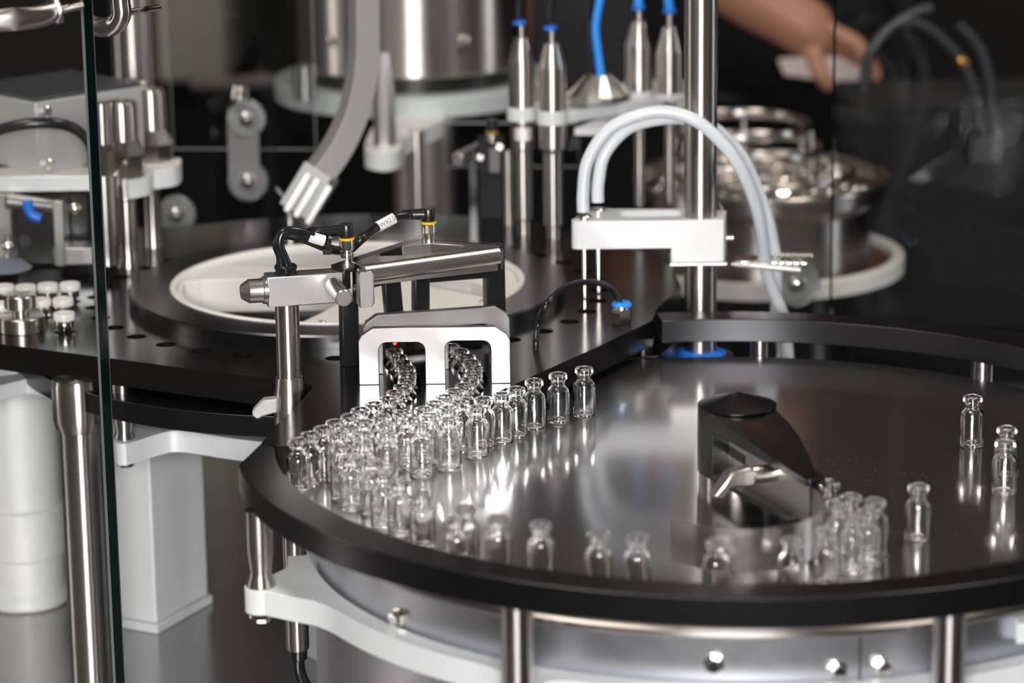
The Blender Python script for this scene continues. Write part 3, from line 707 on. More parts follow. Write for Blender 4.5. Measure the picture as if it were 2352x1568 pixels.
# ================================================================== paddle on the turntable
zP0, zP1 = 9.0, 53.0
Cc = G(1693, 929, zP1); RP = 25.6
T = thing('vial_paddle', 'black wedge-shaped paddle with a cone-topped pivot standing on the turntable', 'paddle', (Cc.x, Cc.y, 0))
part(T, 'foot', MB().lathe([(24.6, 0.05), (24.6, zP0 + 0.5)], (Cc.x, Cc.y, 0), seg=48), STEEL)
fa = G(1634, 1094, zP0); fb = G(1822, 1202, zP0)          # lower front edge
tipb = G(1884, 1150, zP0)
fd = Vec((fb.x - fa.x, fb.y - fa.y, 0)).normalized(); fn = Vec((fd.y, -fd.x, 0))      # fn faces the camera
tang = Vec((Cc.x, Cc.y, 0)) + fn * RP                      # tangent point of the front face
endf = tang + fd * ((Vec((fb.x, fb.y, 0)) - tang).dot(fd))
tip = Vec((tipb.x, tipb.y, 0))
ang0 = math.degrees(atan2(fn.y, fn.x))
back = G(1781, 937, zP1)
ab = math.degrees(atan2(back.y - Cc.y, back.x - Cc.x))
endf = tang + fd * ((Vec((180.4, 1745, 0)) - tang).dot(fd)); endl = tang + fd * ((Vec((fb.x, fb.y, 0)) - tang).dot(fd))
ctrl = [Vec((back.x, back.y, 0)), *[Vec((*G(x, y, z).xy, 0)) for x, y, z in ((1811, 965, 51.5), (1836, 996, 50), (1856, 1035, 48), (1870, 1070, 46), (1879, 1108, 44))]]
tip = Vec((184.5, 1746, 0))
LEN = (endf - tang).length
def ptop(x, y):
    t = (Vec((x, y, 0)) - Vec((Cc.x, Cc.y, 0))).dot(fd)
    return zP1 - max(0, t - 8) / max(LEN - 8, 1) * 9.5
inset = 12.5
po = [(p.x, p.y) for p in ctrl] + [(tip.x, tip.y), ((endf - fn * 2).x, (endf - fn * 2).y), ((endf - fd * 14 - fn * inset).x, (endf - fd * 14 - fn * inset).y), ((tang + fd * 15 - fn * inset).x, (tang + fd * 15 - fn * inset).y), ((tang + fd * 15).x, (tang + fd * 15).y), (tang.x, tang.y)]
A0 = ang0; A1 = ab
while A1 > A0: A1 -= 360
po += [(Cc.x + RP * cos(radians(A0 + (A1 - A0) * i / 40)), Cc.y + RP * sin(radians(A0 + (A1 - A0) * i / 40))) for i in range(1, 40)]
part(T, 'wedge_body', MB().slab(po, zP0, zP1, ztop=ptop), ANODM, 0.4, angle=30)
fr0 = tang + fd * 14.5
bars = MB()
def wedge_bar(e_, za0, za1, zb0, zb1, d0, d1):
    vs = []
    for q0, z0_, z1_ in ((fr0, za0, za1), (e_, zb0, zb1)):
        for d_ in (d0, d1):
            q_ = q0 - fn * d_
            vs += [(q_.x, q_.y, z0_), (q_.x, q_.y, z1_)]
    bars.add(vs, [(0, 2, 3, 1), (4, 5, 7, 6), (0, 1, 5, 4), (2, 6, 7, 3), (0, 4, 6, 2), (1, 3, 7, 5)])
zt0, zt1 = ptop(*fr0.xy), ptop(*endf.xy)
wedge_bar(endf, zt0 - 10.5, zt0, zt1 - 4, zt1, 0, inset + 1)
wedge_bar(endl, zP0, zP0 + 3.5, zP0, zP0 + 3.5, 0, inset + 1)
part(T, 'window_frame', bars, ANODM, 0.4, angle=30)
# adjustable sheet strip: flat in the window, bent round the tip, sweeping back over the turntable
path = [Vec((x, y, 0)) for x, y in ((135.0, 1873), (145.0, 1846), (154.5, 1819), (165.0, 1792), (174.5, 1767), (182.0, 1742), (184.5, 1719), (175.5, 1688), (157.5, 1672.5), (136, 1665.5), (112, 1671.5), (92, 1686))]
zlo, zhi = 12.6, 38.4
sm = []
for i in range(len(path) - 1):
    a, b, c, d = path[max(i - 1, 0)], path[i], path[i + 1], path[min(i + 2, len(path) - 1)]
    for k in range(6):
        t = k / 6
        sm.append(0.5 * ((2 * b) + (c - a) * t + (2 * a - 5 * b + 4 * c - d) * t * t + (3 * b - a - 3 * c + d) * t**3))
sm.append(path[-1])
sb = MB(); vs = []; fs = []
for i, q_ in enumerate(sm):
    t = (sm[min(i + 1, len(sm) - 1)] - sm[max(i - 1, 0)]).normalized(); n_ = Vec((t.y, -t.x, 0)) * 0.4
    for sg in (1, -1):
        for z_ in (zlo, zhi): vs.append(((q_ + n_ * sg).x, (q_ + n_ * sg).y, z_))
for i in range(len(sm) - 1):
    a_, b_ = 4 * i, 4 * i + 4
    fs += [(a_, b_, b_ + 1, a_ + 1), (a_ + 2, a_ + 3, b_ + 3, b_ + 2), (a_, a_ + 2, b_ + 2, b_), (a_ + 1, b_ + 1, b_ + 3, a_ + 3)]
fs += [(0, 1, 3, 2), (len(vs) - 4, len(vs) - 2, len(vs) - 1, len(vs) - 3)]
sp_ = part(T, 'guide_strip', sb.add(vs, fs), SATIN, angle=50, label='thin curved sheet steel guide strip')
sdir = (path[4] - path[0]).normalized(); sn = Vec((sdir.y, -sdir.x, 0))
if sn.y > 0: sn = -sn
q_ = path[0] + sdir * 4 + sn * 0.55
M = upright((q_.x, q_.y, 28), atan2(sdir.y, sdir.x))
part(sp_, 'slot', MB().slab(rrect(0, -3.2, 40, 3.2, 3.1), -0.08, 0.08, M=M), PRINT, label='dark slot')
ws = Vec((163, 1797, 32.5))
wsx = part(T, 'wing_screw', MB().lathe([(5.6, 0), (5.6, 16), (5.0, 16.6)], ws, sn, 28), SATIN)
M = Matrix.Translation(ws + sn * 24) @ upright((0, 0, 0), atan2(sn.y, sn.x)) 
part(wsx, 'wing', MB().slab([(-8, -5.5), (8, -5.5), (8, 5.5), (4, 6), (-2, 5), (-8, 4.5), (-14, -3), (-20, -10), (-12, -11)][::1], -5, 5, M=M @ Matrix.Scale(-1, 4, (1, 0, 0))), SATIN, 1.2)

part(T, 'cone_cap', MB().lathe([(RP + 0.05, zP1 - 0.2), (RP + 0.05, zP1 + 0.4), (0.3, zP1 + 8.8)], (Cc.x, Cc.y, 0), seg=72), ANODM, angle=25)
# ================================================================== dosing pole and manifold
pb = G(1608, 812, -17); PXX, PYY = pb.x, pb.y
T = thing('dosing_pole', 'tall polished steel pole rising behind the rail with a blue seal at its foot', 'pole', (PXX, PYY, -18))
part(T, 'shaft', MB().lathe([(12.7, -60), (12.7, 420)], (PXX, PYY, 0), seg=48), STEEL)
part(T, 'seal_ring', MB().lathe([(13, -17.5), (19.8, -17.5), (20.2, -16), (17, -14.4), (13, -13.4)], (PXX, PYY, 0), seg=48, closed=True), BLUE)
part(T, 'flange', MB().lathe([(13, -60), (26, -60), (26, -18), (24, -17.6), (13, -17.6)], (PXX, PYY, 0), seg=48, closed=True), ANODM)
YM = PYY - 17
zz0, zz1, zz2 = V(1450, 571, YM).z, V(1450, 507, YM).z, V(1600, 603, YM).z
xa, xb, xc = V(1314, 540, YM).x, V(1541, 590, YM).x, V(1664, 540, YM).x
T = thing('dosing_manifold', 'white dosing manifold block clamped on the tall steel pole', 'manifold', (PXX, PYY, zz2))
ol = [(xa + 5, YM), (xc - 1, YM), (xc, YM + 1), (xc + 4, YM + 34), (xc - 30, YM + 42), (xb + 14, YM + 42), (xa + 34, YM + 46)] + arc(xa + 26, YM + 40, 8, 90, 180, 4) + [(xa, YM + 8)] + arc(xa + 5, YM + 5, 5, 180, 270, 4)
pk = rrect(xa + 37, YM + 13, xa + 86, YM + 36, 7)
pk = [(x - (0), y) for x, y in pk]
hol = circle(PXX, PYY, 12.8, 32)
part(T, 'block', MB().slab(ol, zz0, zz1, [pk, circle(PXX, PYY, 13.2, 32)]), PAINT, 0.9, angle=30)
part(T, 'pocket_floor', MB().slab(rrect(xa + 36.5, YM + 12.5, xa + 86.5, YM + 36.5, 7), zz0 + 0.4, zz1 - 9), PAINT)
part(T, 'clamp_boss', MB().slab([(xb, YM + 0.2), (xc - 1, YM + 0.2), (xc, YM + 1.2), (xc + 4, YM + 34), (xb + 2, YM + 38)], zz2, zz0 + 3, [circle(PXX, PYY, 13.2, 32)]), PAINT, 0.9, angle=30)
part(T, 'base_strip', MB().slab([(xb - 1, YM - 1), (xc + 2, YM - 1), (xc + 5, YM + 35), (xb, YM + 36)], zz2 - 2.4, zz2, [circle(PXX, PYY, 13.2, 32)]), SATIN, 0.4)
part(T, 'side_screw', MB().lathe([(2.6, 0), (2.6, 5), (1.5, 6)], (xc + 3.4, YM + 26, zz0 + 2), (1, 0, 0), 12), CHROME)
part(T, 'pin', MB().cyl(V(1663, 487, YM + 30), V(1651, 462, YM + 26), 0.9, 10), CHROME)
nb = [V(1342, 497, YM + 8), V(1374, 474, YM + 32)]
zed = [(720, 0), (690, 0)]
for i, (q_, yb_) in enumerate(zip(nb, (722, 694))):
    part(T, 'needle', MB().lathe([(1.7, V(1342 if i == 0 else 1372, yb_, q_.y).z), (1.7, zz1 + 2)], (q_.x, q_.y, 0), seg=16), CHROME)
    part(T, 'hose_collar', MB().lathe([(5.6, zz1 - 0.5), (6.2, zz1 + 0.3), (6.2, zz1 + 2.6), (5.2, zz1 + 3.4)], (q_.x, q_.y, 0), seg=28), CHROME)
YT = nb[0].y
h1 = [V(1340, 486, YT), V(1340, 440, YT), V(1350, 370, YT - 2), V(1395, 300, YT - 4), V(1460, 266, YT - 6), V(1530, 256, YT - 8), V(1600, 278, YT - 10), V(1660, 330, YT - 8), V(1705, 395, YT), V(1738, 480, YT + 20), V(1752, 560, YT + 45), V(1757, 610, YT + 60), V(1775, 665, YT + 70), V(1800, 730, YT + 80), V(1808, 800, YT + 85), V(1812, 860, YT + 90)]
T = thing('silicone_hose', 'milky silicone hose arching from the manifold front corner over the steel pole', 'hose', nb[0], 'milky dosing hoses')
part(T, 'hose_wall', MB().tube(h1, 4.9, 18, 6), SILICONE)
YT = nb[1].y
h2 = [V(1373, 464, YT), V(1374, 420, YT + 1), V(1388, 355, YT + 3), V(1435, 300, YT + 8), V(1490, 278, YT + 12), V(1560, 272, YT + 14), V(1630, 288, YT + 14), V(1690, 340, YT + 14), V(1725, 400, YT + 16), V(1760, 490, YT + 24), V(1776, 560, YT + 38), V(1783, 620, YT + 50), V(1783, 680, YT + 66), V(1785, 740, YT + 76), V(1798, 800, YT + 84), V(1790, 860, YT + 88)]
T = thing('silicone_hose', 'milky silicone hose from the manifold back corner, behind its twin', 'hose', nb[1], 'milky dosing hoses')
part(T, 'hose_wall', MB().tube(h2, 4.9, 18, 6), SILICONE)
# hose comb
YC = nb[0].y + 52
T = thing('hose_comb', 'flat steel comb clip with pins that holds the two milky hoses', 'clip', V(1760, 605, YC))
pc_ = [V(1690, 606, YC), V(1838, 620, YC)]
part(T, 'bar', MB().cyl(pc_[0], pc_[1], 2.4, 12), ALU)
pg = [G(x, y, V(1760, 600, YC).z) for x, y in ((1680, 604), (1690, 587), (1760, 585), (1765, 603))]
part(T, 'plate', MB().slab([(p.x, p.y) for p in pg], V(1760, 600, YC).z - 2, V(1760, 600, YC).z), SATIN)
for (x0, x1, y_, dy) in ((1700, 1855, 602, 3), (1770, 1869, 585, 2)):
    a_, b_ = V(x0, y_, YC + (12 if y_ < 600 else 0)), V(x1, y_ + dy, YC + (12 if y_ < 600 else 0)); dirn = (b_ - a_).normalized()
    L_ = (b_ - a_).length; pf = []
    for i in range(9):
        pf += [(2.2, L_ * i / 9), (2.6, L_ * (i + 0.15) / 9), (2.6, L_ * (i + 0.8) / 9), (1.9, L_ * (i + 0.9) / 9)]
    part(T, 'ribbed_pin', MB().lathe(pf, a_, dirn, 14), CHROME)
# hose loop with hex fitting on the deck
fp = G(1428, 741, 26)
T = thing('air_fitting', 'hexagonal nickel air fitting with a sky-blue collar on the deck', 'fitting', fp)
part(T, 'hex_body', MB().lathe([(7.4, 26.05), (7.8, 26.6), (7.8, 36.8), (7.2, 37.6)], (fp.x, fp.y, 0), seg=6, rot=0.35), CHROME)
part(T, 'stem', MB().lathe([(5.2, 37), (5.2, 39.4)], (fp.x, fp.y, 0), seg=20), CHROME)
part(T, 'collar', MB().lathe([(3.0, 39.2), (7.6, 39.4), (7.8, 40.4), (6.5, 42.2), (3.0, 42.6)], (fp.x, fp.y, 0), seg=28, closed=True), SKYBLUE)
ho = G(1231, 796, 26)
path = [Vec((fp.x, fp.y, 38)), V(1422, 690, fp.y), V(1405, 664, fp.y - 2), V(1375, 650, fp.y - 10), V(1335, 649, fp.y - 25), V(1290, 664, fp.y - 45), V(1255, 700, fp.y - 65), V(1236, 745, ho.y + 8), V(1231, 785, ho.y), Vec((ho.x, ho.y, 24))]
T = thing('air_hose', 'thin black air hose looping from the hex fitting down into the deck', 'hose', (fp.x, fp.y, 40))
part(T, 'sheath', MB().tube(path, 2.35, 12, 8), RUBBER)

# ================================================================== filling plungers hanging from the grey plate
YF, YB = 2520.0, 2600.0
def sensor(name, label, px, Y, rows, ring=None, tube=None, facets=None):
    c, pr = vprof(px, Y, rows)
    pr = sorted(pr, key=lambda q: q[1])
    T = thing(name, label, 'plunger', (c.x, c.y, pr[0][1]), 'hanging steel plungers')
    part(T, 'barrel', MB().lathe(pr, c, seg=32), STEEL, angle=14)
    return T, c
def hose_top(T, px, py, Y, pts, col_m, hose_m, r, label, rp):
    c = V(px, py, Y); s = SC(c)
    part(T, 'collar', MB().lathe([(rp * 0.5, -1), (rp, -1.6), (rp, 1.6), (rp * 0.6, 2.4)], c, seg=24), col_m)
    H = thing('air_hose', label, 'hose', c, 'air hoses above the plungers')
    part(H, 'sheath', MB().tube([c] + [V(x, y, Y) for x, y in pts], r, 12, 8), hose_m)
T, c = sensor('filling_plunger', 'steel plunger with conical shoulder, black hose and white hex nut, front outer', 1197, YF,
    [(48, 6), (85, 6), (86, 17), (140, 31), (280, 31), (288, 27), (340, 27), (344, 22), (500, 22), (505, 16), (548, 16), (556, 8)])
nz = V(1201, 302, YF - 12)
part(T, 'hex_nut', MB().lathe([(7.2, V(1200, 318, YF).z), (7.2, V(1200, 290, YF).z)], (nz.x, YF - 7, 0), seg=6), WHITE, 0.5)
hose_top(T, 1193, 52, YF, [(1190, 30), (1196, -10), (1215, -60)], BLUE, RUBBER, 3.6, 'black air hose on the front outer plunger', 5.4)
T, c = sensor('filling_plunger', 'steel plunger with conical shoulder and black hose, front inner', 1267, YF - 15,
    [(60, 6), (97, 6), (98, 17), (155, 32), (338, 32), (345, 24), (352, 22), (515, 22), (520, 16), (565, 16), (576, 8)])
hose_top(T, 1264, 64, YF - 15, [(1262, 40), (1266, 0), (1272, -60)], BLUE, RUBBER, 3.6, 'black air hose on the front inner plunger', 5.4)
T, c = sensor('filling_plunger', 'steel plunger with conical shoulder and blue hose, back outer', 1468, YB,
    [(20, 6), (48, 6), (49, 17), (105, 33), (205, 33), (240, 12), (470, 12), (476, 8)])
hose_top(T, 1467, 17, YB, [(1466, -10), (1466, -50)], BLUE, SKYBLUE, 4.2, 'bright blue air hose on the back outer plunger', 5.6)
T, c = sensor('filling_plunger', 'steel plunger with conical shoulder and blue hose, back inner by the pole', 1538, YB - 12,
    [(30, 6), (60, 6), (61, 17), (118, 33), (215, 33), (240, 12), (462, 12), (470, 8)])
hose_top(T, 1538, 26, YB - 12, [(1535, 0), (1528, -50)], BLUE, SKYBLUE, 4.2, 'bright blue air hose on the back inner plunger', 5.6)
# grey carrier plate
zc1 = V(1270, 262, YF).z
pl_ = [(1166, 250), (1180, 243), (1215, 243), (1231, 250), (1236, 262), (1262, 264), (1300, 258), (1400, 240), (1440, 232), (1560, 224), (1640, 216), (1640, 190), (1560, 180), (1440, 186), (1400, 205), (1300, 225), (1240, 232), (1170, 235)]
pg = [G(x, y, zc1) for x, y in pl_]
T = thing('plunger_plate', 'pale grey bracket plate that carries the four plungers and the cone', 'carrier plate', pg[0])
part(T, 'plate', MB().slab([(p.x, p.y) for p in pg], zc1 - 10, zc1), PAINT, 0.6, angle=30)
for px_, y0_, y1_, Y_, rr in ((1198, 244, 275, YF, 34), (1267, 252, 284, YF - 15, 34), (1468, 206, 222, YB, 36), (1538, 212, 228, YB - 12, 36)):
    c_, p_ = vprof(px_, Y_, [(y0_, rr), (y1_, rr)])
    part(T, 'clamp_collar', MB().lathe([(p_[1][0], p_[1][1]), (p_[0][0], p_[0][1])], c_, seg=36), PAINT, 0.5)
pg = [G(x, y, zc1 - 12) for x, y in ((1320, 300), (1395, 268), (1440, 262), (1470, 285), (1400, 300))]
part(T, 'gusset', MB().slab([(p.x, p.y) for p in pg], zc1 - 16, zc1 - 10), PAINT)
c, pr = vprof(1375, YF + 40, [(170, 28), (172, 31), (214, 74), (226, 74), (236, 52)])
T = thing('cone_gland', 'steel cone gland where a black and a blue hose enter the plate', 'gland', (c.x, c.y, pr[-1][1]))
part(T, 'cone', MB().lathe(sorted(pr, key=lambda q: q[1]), c, seg=16), SATIN, angle=15)
for px_, m_, lb, pts in ((1358, RUBBER, 'thick black hose dropping into the steel cone', [(1356, 100), (1350, 40), (1354, -40)]), (1380, SKYBLUE, 'thick bright blue hose dropping into the steel cone', [(1372, 110), (1368, 60), (1376, 10), (1386, -40)])):
    q_ = V(px_, 172, YF + 40 - (4 if m_ is SKYBLUE else 0))
    H = thing('air_hose', lb, 'hose', q_, 'air hoses above the plungers')
    part(H, 'sheath', MB().tube([q_ - Vec((0, 0, 4)), q_] + [V(x, y, q_.y) for x, y in pts], 3.6, 12, 8), m_)
# black sensor tower behind the triangular plate
YK = 2560
zt_ = V(1090, 380, YK).z
T = thing('sensor_tower', 'black upright sensor tower with a grey arm and a yellow-ringed plug', 'sensor tower', V(1110, 548, YK))
def vbox(x0, y0, x1, y1, Y, dp):
    a_, b_ = V(x0, y0, Y), V(x1, y1, Y); return MB().box(((a_.x + b_.x) / 2, Y + dp / 2, (a_.z + b_.z) / 2), (abs(b_.x - a_.x), dp, abs(a_.z - b_.z)))
part(T, 'post', vbox(1076, 345, 1098, 560, YK, 20), ANODM, 0.6)
part(T, 'body', vbox(1098, 330, 1160, 402, YK + 4, 40), MATTBLK, 0.6)
part(T, 'panel', vbox(1100, 402, 1160, 560, YK + 30, 6), MATTBLK)
arm_ = [V(1058, 362, YK - 10), V(1150, 305, YK + 60)]
part(T, 'arm', MB().tube([V(1050, 366, YK - 20), V(1140, 322, YK + 60)], 1, rect=(9, 10), up=(1, 0.2, 0), smooth=False), SATIN, 0.5)
part(T, 'faceplate', vbox(1124, 342, 1148, 396, YK - 1, 4), LINK, 0.4, label='small grey data plate')
part(T, 'screw', MB().lathe([(3, 0), (3, 3)], V(1103, 360, YK), (0, -1, 0), 16), CHROME)
part(T, 'screw', MB().lathe([(3, 0), (3, 3)], V(1147, 336, YK), (0, -1, 0), 16), CHROME)
c, pr = vprof(1130, YK + 8, [(274, 13), (300, 13), (301, 14), (306, 14), (307, 12), (322, 12), (324, 9), (334, 9)])
part(T, 'plug', MB().lathe([q for q in sorted(pr, key=lambda q: q[1])][4:] , c, seg=24), BLACKP, label='black plug top')
part(T, 'yellow_ring', MB().lathe(sorted(pr, key=lambda q: q[1])[4:6], c, seg=24), YELLOW)
part(T, 'nut', MB().lathe(sorted(pr, key=lambda q: q[1])[:4], c, seg=24), CHROME)
part(T, 'indicator', MB().ball(V(1134, 525, YK + 26), 1.6), LEDRED, label='glowing red indicator')
c, pr = vprof(1166, YF + 40, [(345, 10), (560, 10)])
T = thing('guide_shaft', 'thin steel guide shaft beside the front outer plunger', 'shaft', (c.x, c.y, pr[1][1]))
part(T, 'shaft', MB().lathe(pr[::-1], c, seg=24), STEEL)

# ================================================================== hopper, ring plate, swing arm, curved chute
YH = 2860.0
c, pr = vprof(948, YH + 100, [(190, 284), (-120, 284)])
rh = 284 / SC(V(948, 100, YH + 100)); hc = Vec((c.x, YH + rh, 0))
zh = V(915, 184, YH).z
T = thing('hopper_drum', 'large polished steel hopper drum with domed screws, cut by the frame top', 'hopper', (hc.x, hc.y, zh))
part(T, 'drum', MB().lathe([(rh - 2, zh), (rh, zh + 2), (rh, zh + 170)], hc, seg=96), STEEL)
part(T, 'neck', MB().lathe([(rh * 0.86, zh - 15.9), (rh * 0.86, zh + 1)], hc, seg=64), ANODM, label='black neck')
for px_ in (762, 1064):
    q_ = ONCYL(px_, 93, hc.x, hc.y, rh - 0.5); n_ = Vec((q_.x - hc.x, q_.y - hc.y, 0)).normalized()
    part(T, 'screw', MB().lathe([(6, 0), (5.6, 2), (4, 4), (0.1, 5.2)], q_, n_, 20), CHROME)
zr_ = zh - 16
rp_ = 1.0
gl = G(628, 222, zr_); gb = G(860, 268, zr_)
T = thing('hopper_ring', 'pale green-grey ring plate under the hopper drum', 'ring plate', (hc.x, hc.y, zr_ - 19))
rr_ = 318 / SC(V(915, 215, hc.y))
part(T, 'ring', MB().lathe([(rr_ - 0.8, zr_ - 19), (rr_, zr_ - 18), (rr_, zr_ - 0.8), (rr_ - 0.8, zr_)], hc, seg=96), PAINTG)
c, pr = vprof(703, YH + 20, [(140, 26), (228, 26)])
part(T, 'pillar', MB().lathe([(pr[1][0], zr_ - 0.5), (pr[0][0], pr[0][1])], (c.x, YH - 4, 0), seg=32), STEEL)
# swing arm
za_ = V(880, 330, 2700).z
pg = [G(x, y, za_) for x, y in ((838, 330), (842, 345), (880, 352), (915, 345), (925, 330), (930, 315), (1015, 275), (1010, 262), (900, 258), (870, 278), (850, 300))]
T = thing('swing_arm', 'grey rounded swing arm carrying a steel pillar and a hex spindle', 'swing arm', pg[2])
part(T, 'arm', MB().slab(smooth([(p.x, p.y) for p in pg]), za_ - 17, za_), PAINT, 0.8, angle=30)
c, pr = vprof(880, pg[3].y + 25, [(120, 14), (205, 27), (325, 27)])
part(T, 'hex_spindle', MB().lathe([(pr[2][0], za_ - 0.5), (pr[1][0], pr[1][1]), (pr[0][0], pr[0][1])], c, seg=8, rot=0.3), SATIN, angle=15)
c, pr = vprof(958, 2760, [(372, 18), (560, 18)])
T = thing('support_pillar', 'slim steel pillar under the grey swing arm', 'pillar', (c.x, c.y, pr[1][1]))
part(T, 'shaft', MB().lathe([(pr[1][0], V(958, 640, 2760).z), (pr[0][0], za_ + 1)], c, seg=32), STEEL)
c, pr = vprof(975, 2860, [(330, 75), (560, 75)])
T = thing('drive_column', 'dark broad drive column behind the slim steel pillar', 'column', (c.x, c.y, pr[1][1]))
part(T, 'shell', MB().lathe([(pr[1][0], V(975, 700, 2860).z), (pr[0][0], zr_ - 20)], c, seg=48), SATIN)
# curved chute
YQ = 2500.0
yw = radians(24); ud = Vec((cos(yw), sin(yw), 0)); bd = Vec((-sin(yw), cos(yw), 0))
cp = [(833, -60), (834, 40), (834, 120), (826, 200), (806, 275), (772, 345), (726, 408)]
pth = [V(x, y, YQ) for x, y in cp]
T = thing('stopper_chute', 'curved steel stopper chute swooping down to a straight ended mouthpiece', 'chute', pth[-1])
part(T, 'track', MB().tube([Vec((q.x, YQ + (q.x - pth[-1].x) * 0.3, q.z)) for q in pth], 1, rect=(20.5, 24), up=(0.94, 0.34, 0), steps=10), GREYMET, 0.5)
e0, e1 = V(740, 392, YQ - 4), V(682, 488, YQ - 10)
mt = part(T, 'mouthpiece', MB().tube([e0, e1], 1, rect=(27, 30), up=(1, 0, 0.6), smooth=False), GREYBOX, 0.6)
dr = (e1 - e0).normalized(); sd = Vec((dr.z, 0, -dr.x)).normalized()
for k_, l_ in ((-11, 0.0), (0.5, 0.02), (9.5, 0.05)):
    part(mt, 'guide_rib', MB().tube([e0 + sd * k_ - Vec((0, 17, 0)) + dr * 4, e1 + sd * k_ - Vec((0, 17, 0))], 1, rect=(5, 5), up=tuple(sd), smooth=False), GREYMET, 0.5)
part(mt, 'pin', MB().cyl(V(634, 432, YQ), V(664, 468, YQ - 4), 2.0, 12), CHROME)
part(mt, 'thumb_screw', MB().lathe([(3.4, 0), (3.4, 8)], V(716, 508, YQ - 14), (-0.6, -0.3, 0.6), 16), CHROME)
part(mt, 'stem', MB().cyl(V(664, 478, YQ), V(668, 548, YQ), 3.4, 16), CHROME)

# ================================================================== bowl feeder with stoppers
YW = 2830.0
wc = V(1748, 405, YW); sw = SC(wc); rb = 292 / sw
zr2 = wc.z
T = thing('bowl_feeder', 'big polished steel feeder bowl with rolled rim full of glossy stoppers', 'bowl feeder', (wc.x, YW, V(1748, 690, YW).z))
zb2 = V(1748, 660, YW - rb).z
part(T, 'bowl', MB().lathe([(rb * 0.86, zb2), (rb * 0.86, zr2 - 26), (rb * 0.99, zr2 - 14), (rb, zr2), (rb - 2, zr2), (rb * 0.97, zr2 - 13), (rb * 0.84, zr2 - 24), (rb * 0.4, zr2 - 30), (0.1, zr2 - 22)], (wc.x, YW, 0), seg=96, cap1=False), STEEL)
part(T, 'rim', MB().lathe([(rb + 3 * cos(t * pi / 5), zr2 + 3 * sin(t * pi / 5)) for t in range(10)], (wc.x, YW, 0), seg=96, closed=True), STEEL)
part(T, 'inner_rail', MB().lathe([(rb * 0.72 + 3 * cos(t * pi / 5), zr2 + 6 + 3 * sin(t * pi / 5)) for t in range(10)], (wc.x, YW, 0), seg=96, closed=True), STEEL)
part(T, 'lid_ring', MB().lathe([(rb * 0.55 + 3 * cos(t * pi / 5), zr2 + 44 + 5 * sin(t * pi / 5)) for t in range(10)], (wc.x - 18, YW + 30, 0), seg=72, closed=True), STEEL)
part(T, 'lid_ring', MB().lathe([(rb * 0.60 + 2.5 * cos(t * pi / 5), zr2 + 24 + 4 * sin(t * pi / 5)) for t in range(10)], (wc.x - 14, YW + 20, 0), seg=72, closed=True), STEEL)
for k in range(6):
    a_ = radians(-25 + 55 * k); q_ = Vec((wc.x - 16 + rb * 0.57 * cos(a_), YW + 25 + rb * 0.57 * sin(a_), zr2))
    part(T, 'strut', MB().cyl(q_ - Vec((0, 0, 26)), q_ + Vec((0, 0, 44)), 2.2, 10), STEEL)
st_ = MB()
for k in range(170):
    r_ = rb * 0.82 * sqrt(random.random()); t_ = random.random() * 2 * pi
    x_, y_ = wc.x + r_ * cos(t_), YW + r_ * sin(t_)
    ax = Vec((random.gauss(0, .5), random.gauss(0, .5), 1)).normalized()
    st_.lathe([(4, 0), (4.2, 3), (6.3, 3.2), (6.5, 5), (6, 6)], (x_, y_, zr2 - 24 + random.random() * 12), ax, 10)
o_ = part(T, 'stoppers', st_, CHROME, kind='stuff', label='heap of small glossy stoppers')
zd = zb2 + 6
part(T, 'base_ring', MB().lathe([(330 / sw - 11, zd - 16), (330 / sw, zd - 16), (330 / sw, zd), (330 / sw - 11, zd)], (wc.x, YW, 0), seg=96, closed=True), WARMW, 0.8, label='warm white base ring')
part(T, 'base_pad', MB().lathe([(330 / sw - 11.5, zd - 16), (330 / sw - 11.5, zd - 7)], (wc.x, YW, 0), seg=64), BROWN, label='dark brown base pad')
part(T, 'pedestal', MB().lathe([(rb * 0.7, -239), (rb * 0.7, zd - 15)], (wc.x, YW, 0), seg=48), ANODM)

# ================================================================== capping heads at the left side
YL = 2420.0
def head(px, Y, rows, label, rod):
    c, pr = vprof(px, Y, rows); pr = sorted(pr, key=lambda q: q[1])
    T = thing('capping_head', label, 'capping head', (c.x, c.y, pr[0][1]), 'steel capping heads')
    k_ = max(i for i, q in enumerate(pr) if q[0] > pr[-1][0] * 1.22)
    part(T, 'hex_base', MB().lathe(pr[:k_ + 2], c, seg=8, rot=0.35), DARKSTEEL, angle=15)
    part(T, 'barrel', MB().lathe(pr[k_ + 1:], c, seg=32), STEEL)
    c2, p2 = vprof(px + rod[0][2], Y, [(y, r) for y, r, _ in rod]); p2 = sorted(p2, key=lambda q: q[1])
    part(T, 'plunger_rod', MB().lathe(p2, c2, seg=32), STEEL)
    return c
head(278, YL, [(232, 32), (240, 36), (320, 37), (352, 50), (402, 50)], 'faceted steel capping head, front one beside the glass edge', [(400, 30, 8), (455, 30, 0), (460, 24, 0), (540, 25, 0), (555, 21, 0), (590, 22, 0), (615, 32, 0), (628, 30, 0)])
head(345, YL + 70, [(203, 30), (212, 34), (295, 35), (328, 48), (382, 48)], 'faceted steel capping head, back one with the longer rod', [(380, 22, 0), (425, 22, 0), (430, 19, 0), (590, 20, 0), (600, 26, 0), (612, 26, 0)])
head(232, YL - 40, [(236, 20), (330, 20), (344, 28), (402, 28)], 'faceted steel capping head half hidden by the glass edge', [(400, 30, 6), (560, 30, 0), (566, 26, 0), (606, 26, 0)])
zq = V(300, 405, YL).z
pg = [G(x, y, zq) for x, y in ((264, 402), (270, 408), (292, 412), (300, 412), (340, 404), (352, 392), (362, 390), (400, 384), (414, 374), (410, 362), (350, 372), (300, 386), (264, 388))]
T = thing('head_clamp', 'pale grey double clamp around the faceted capping heads', 'clamp', pg[3])
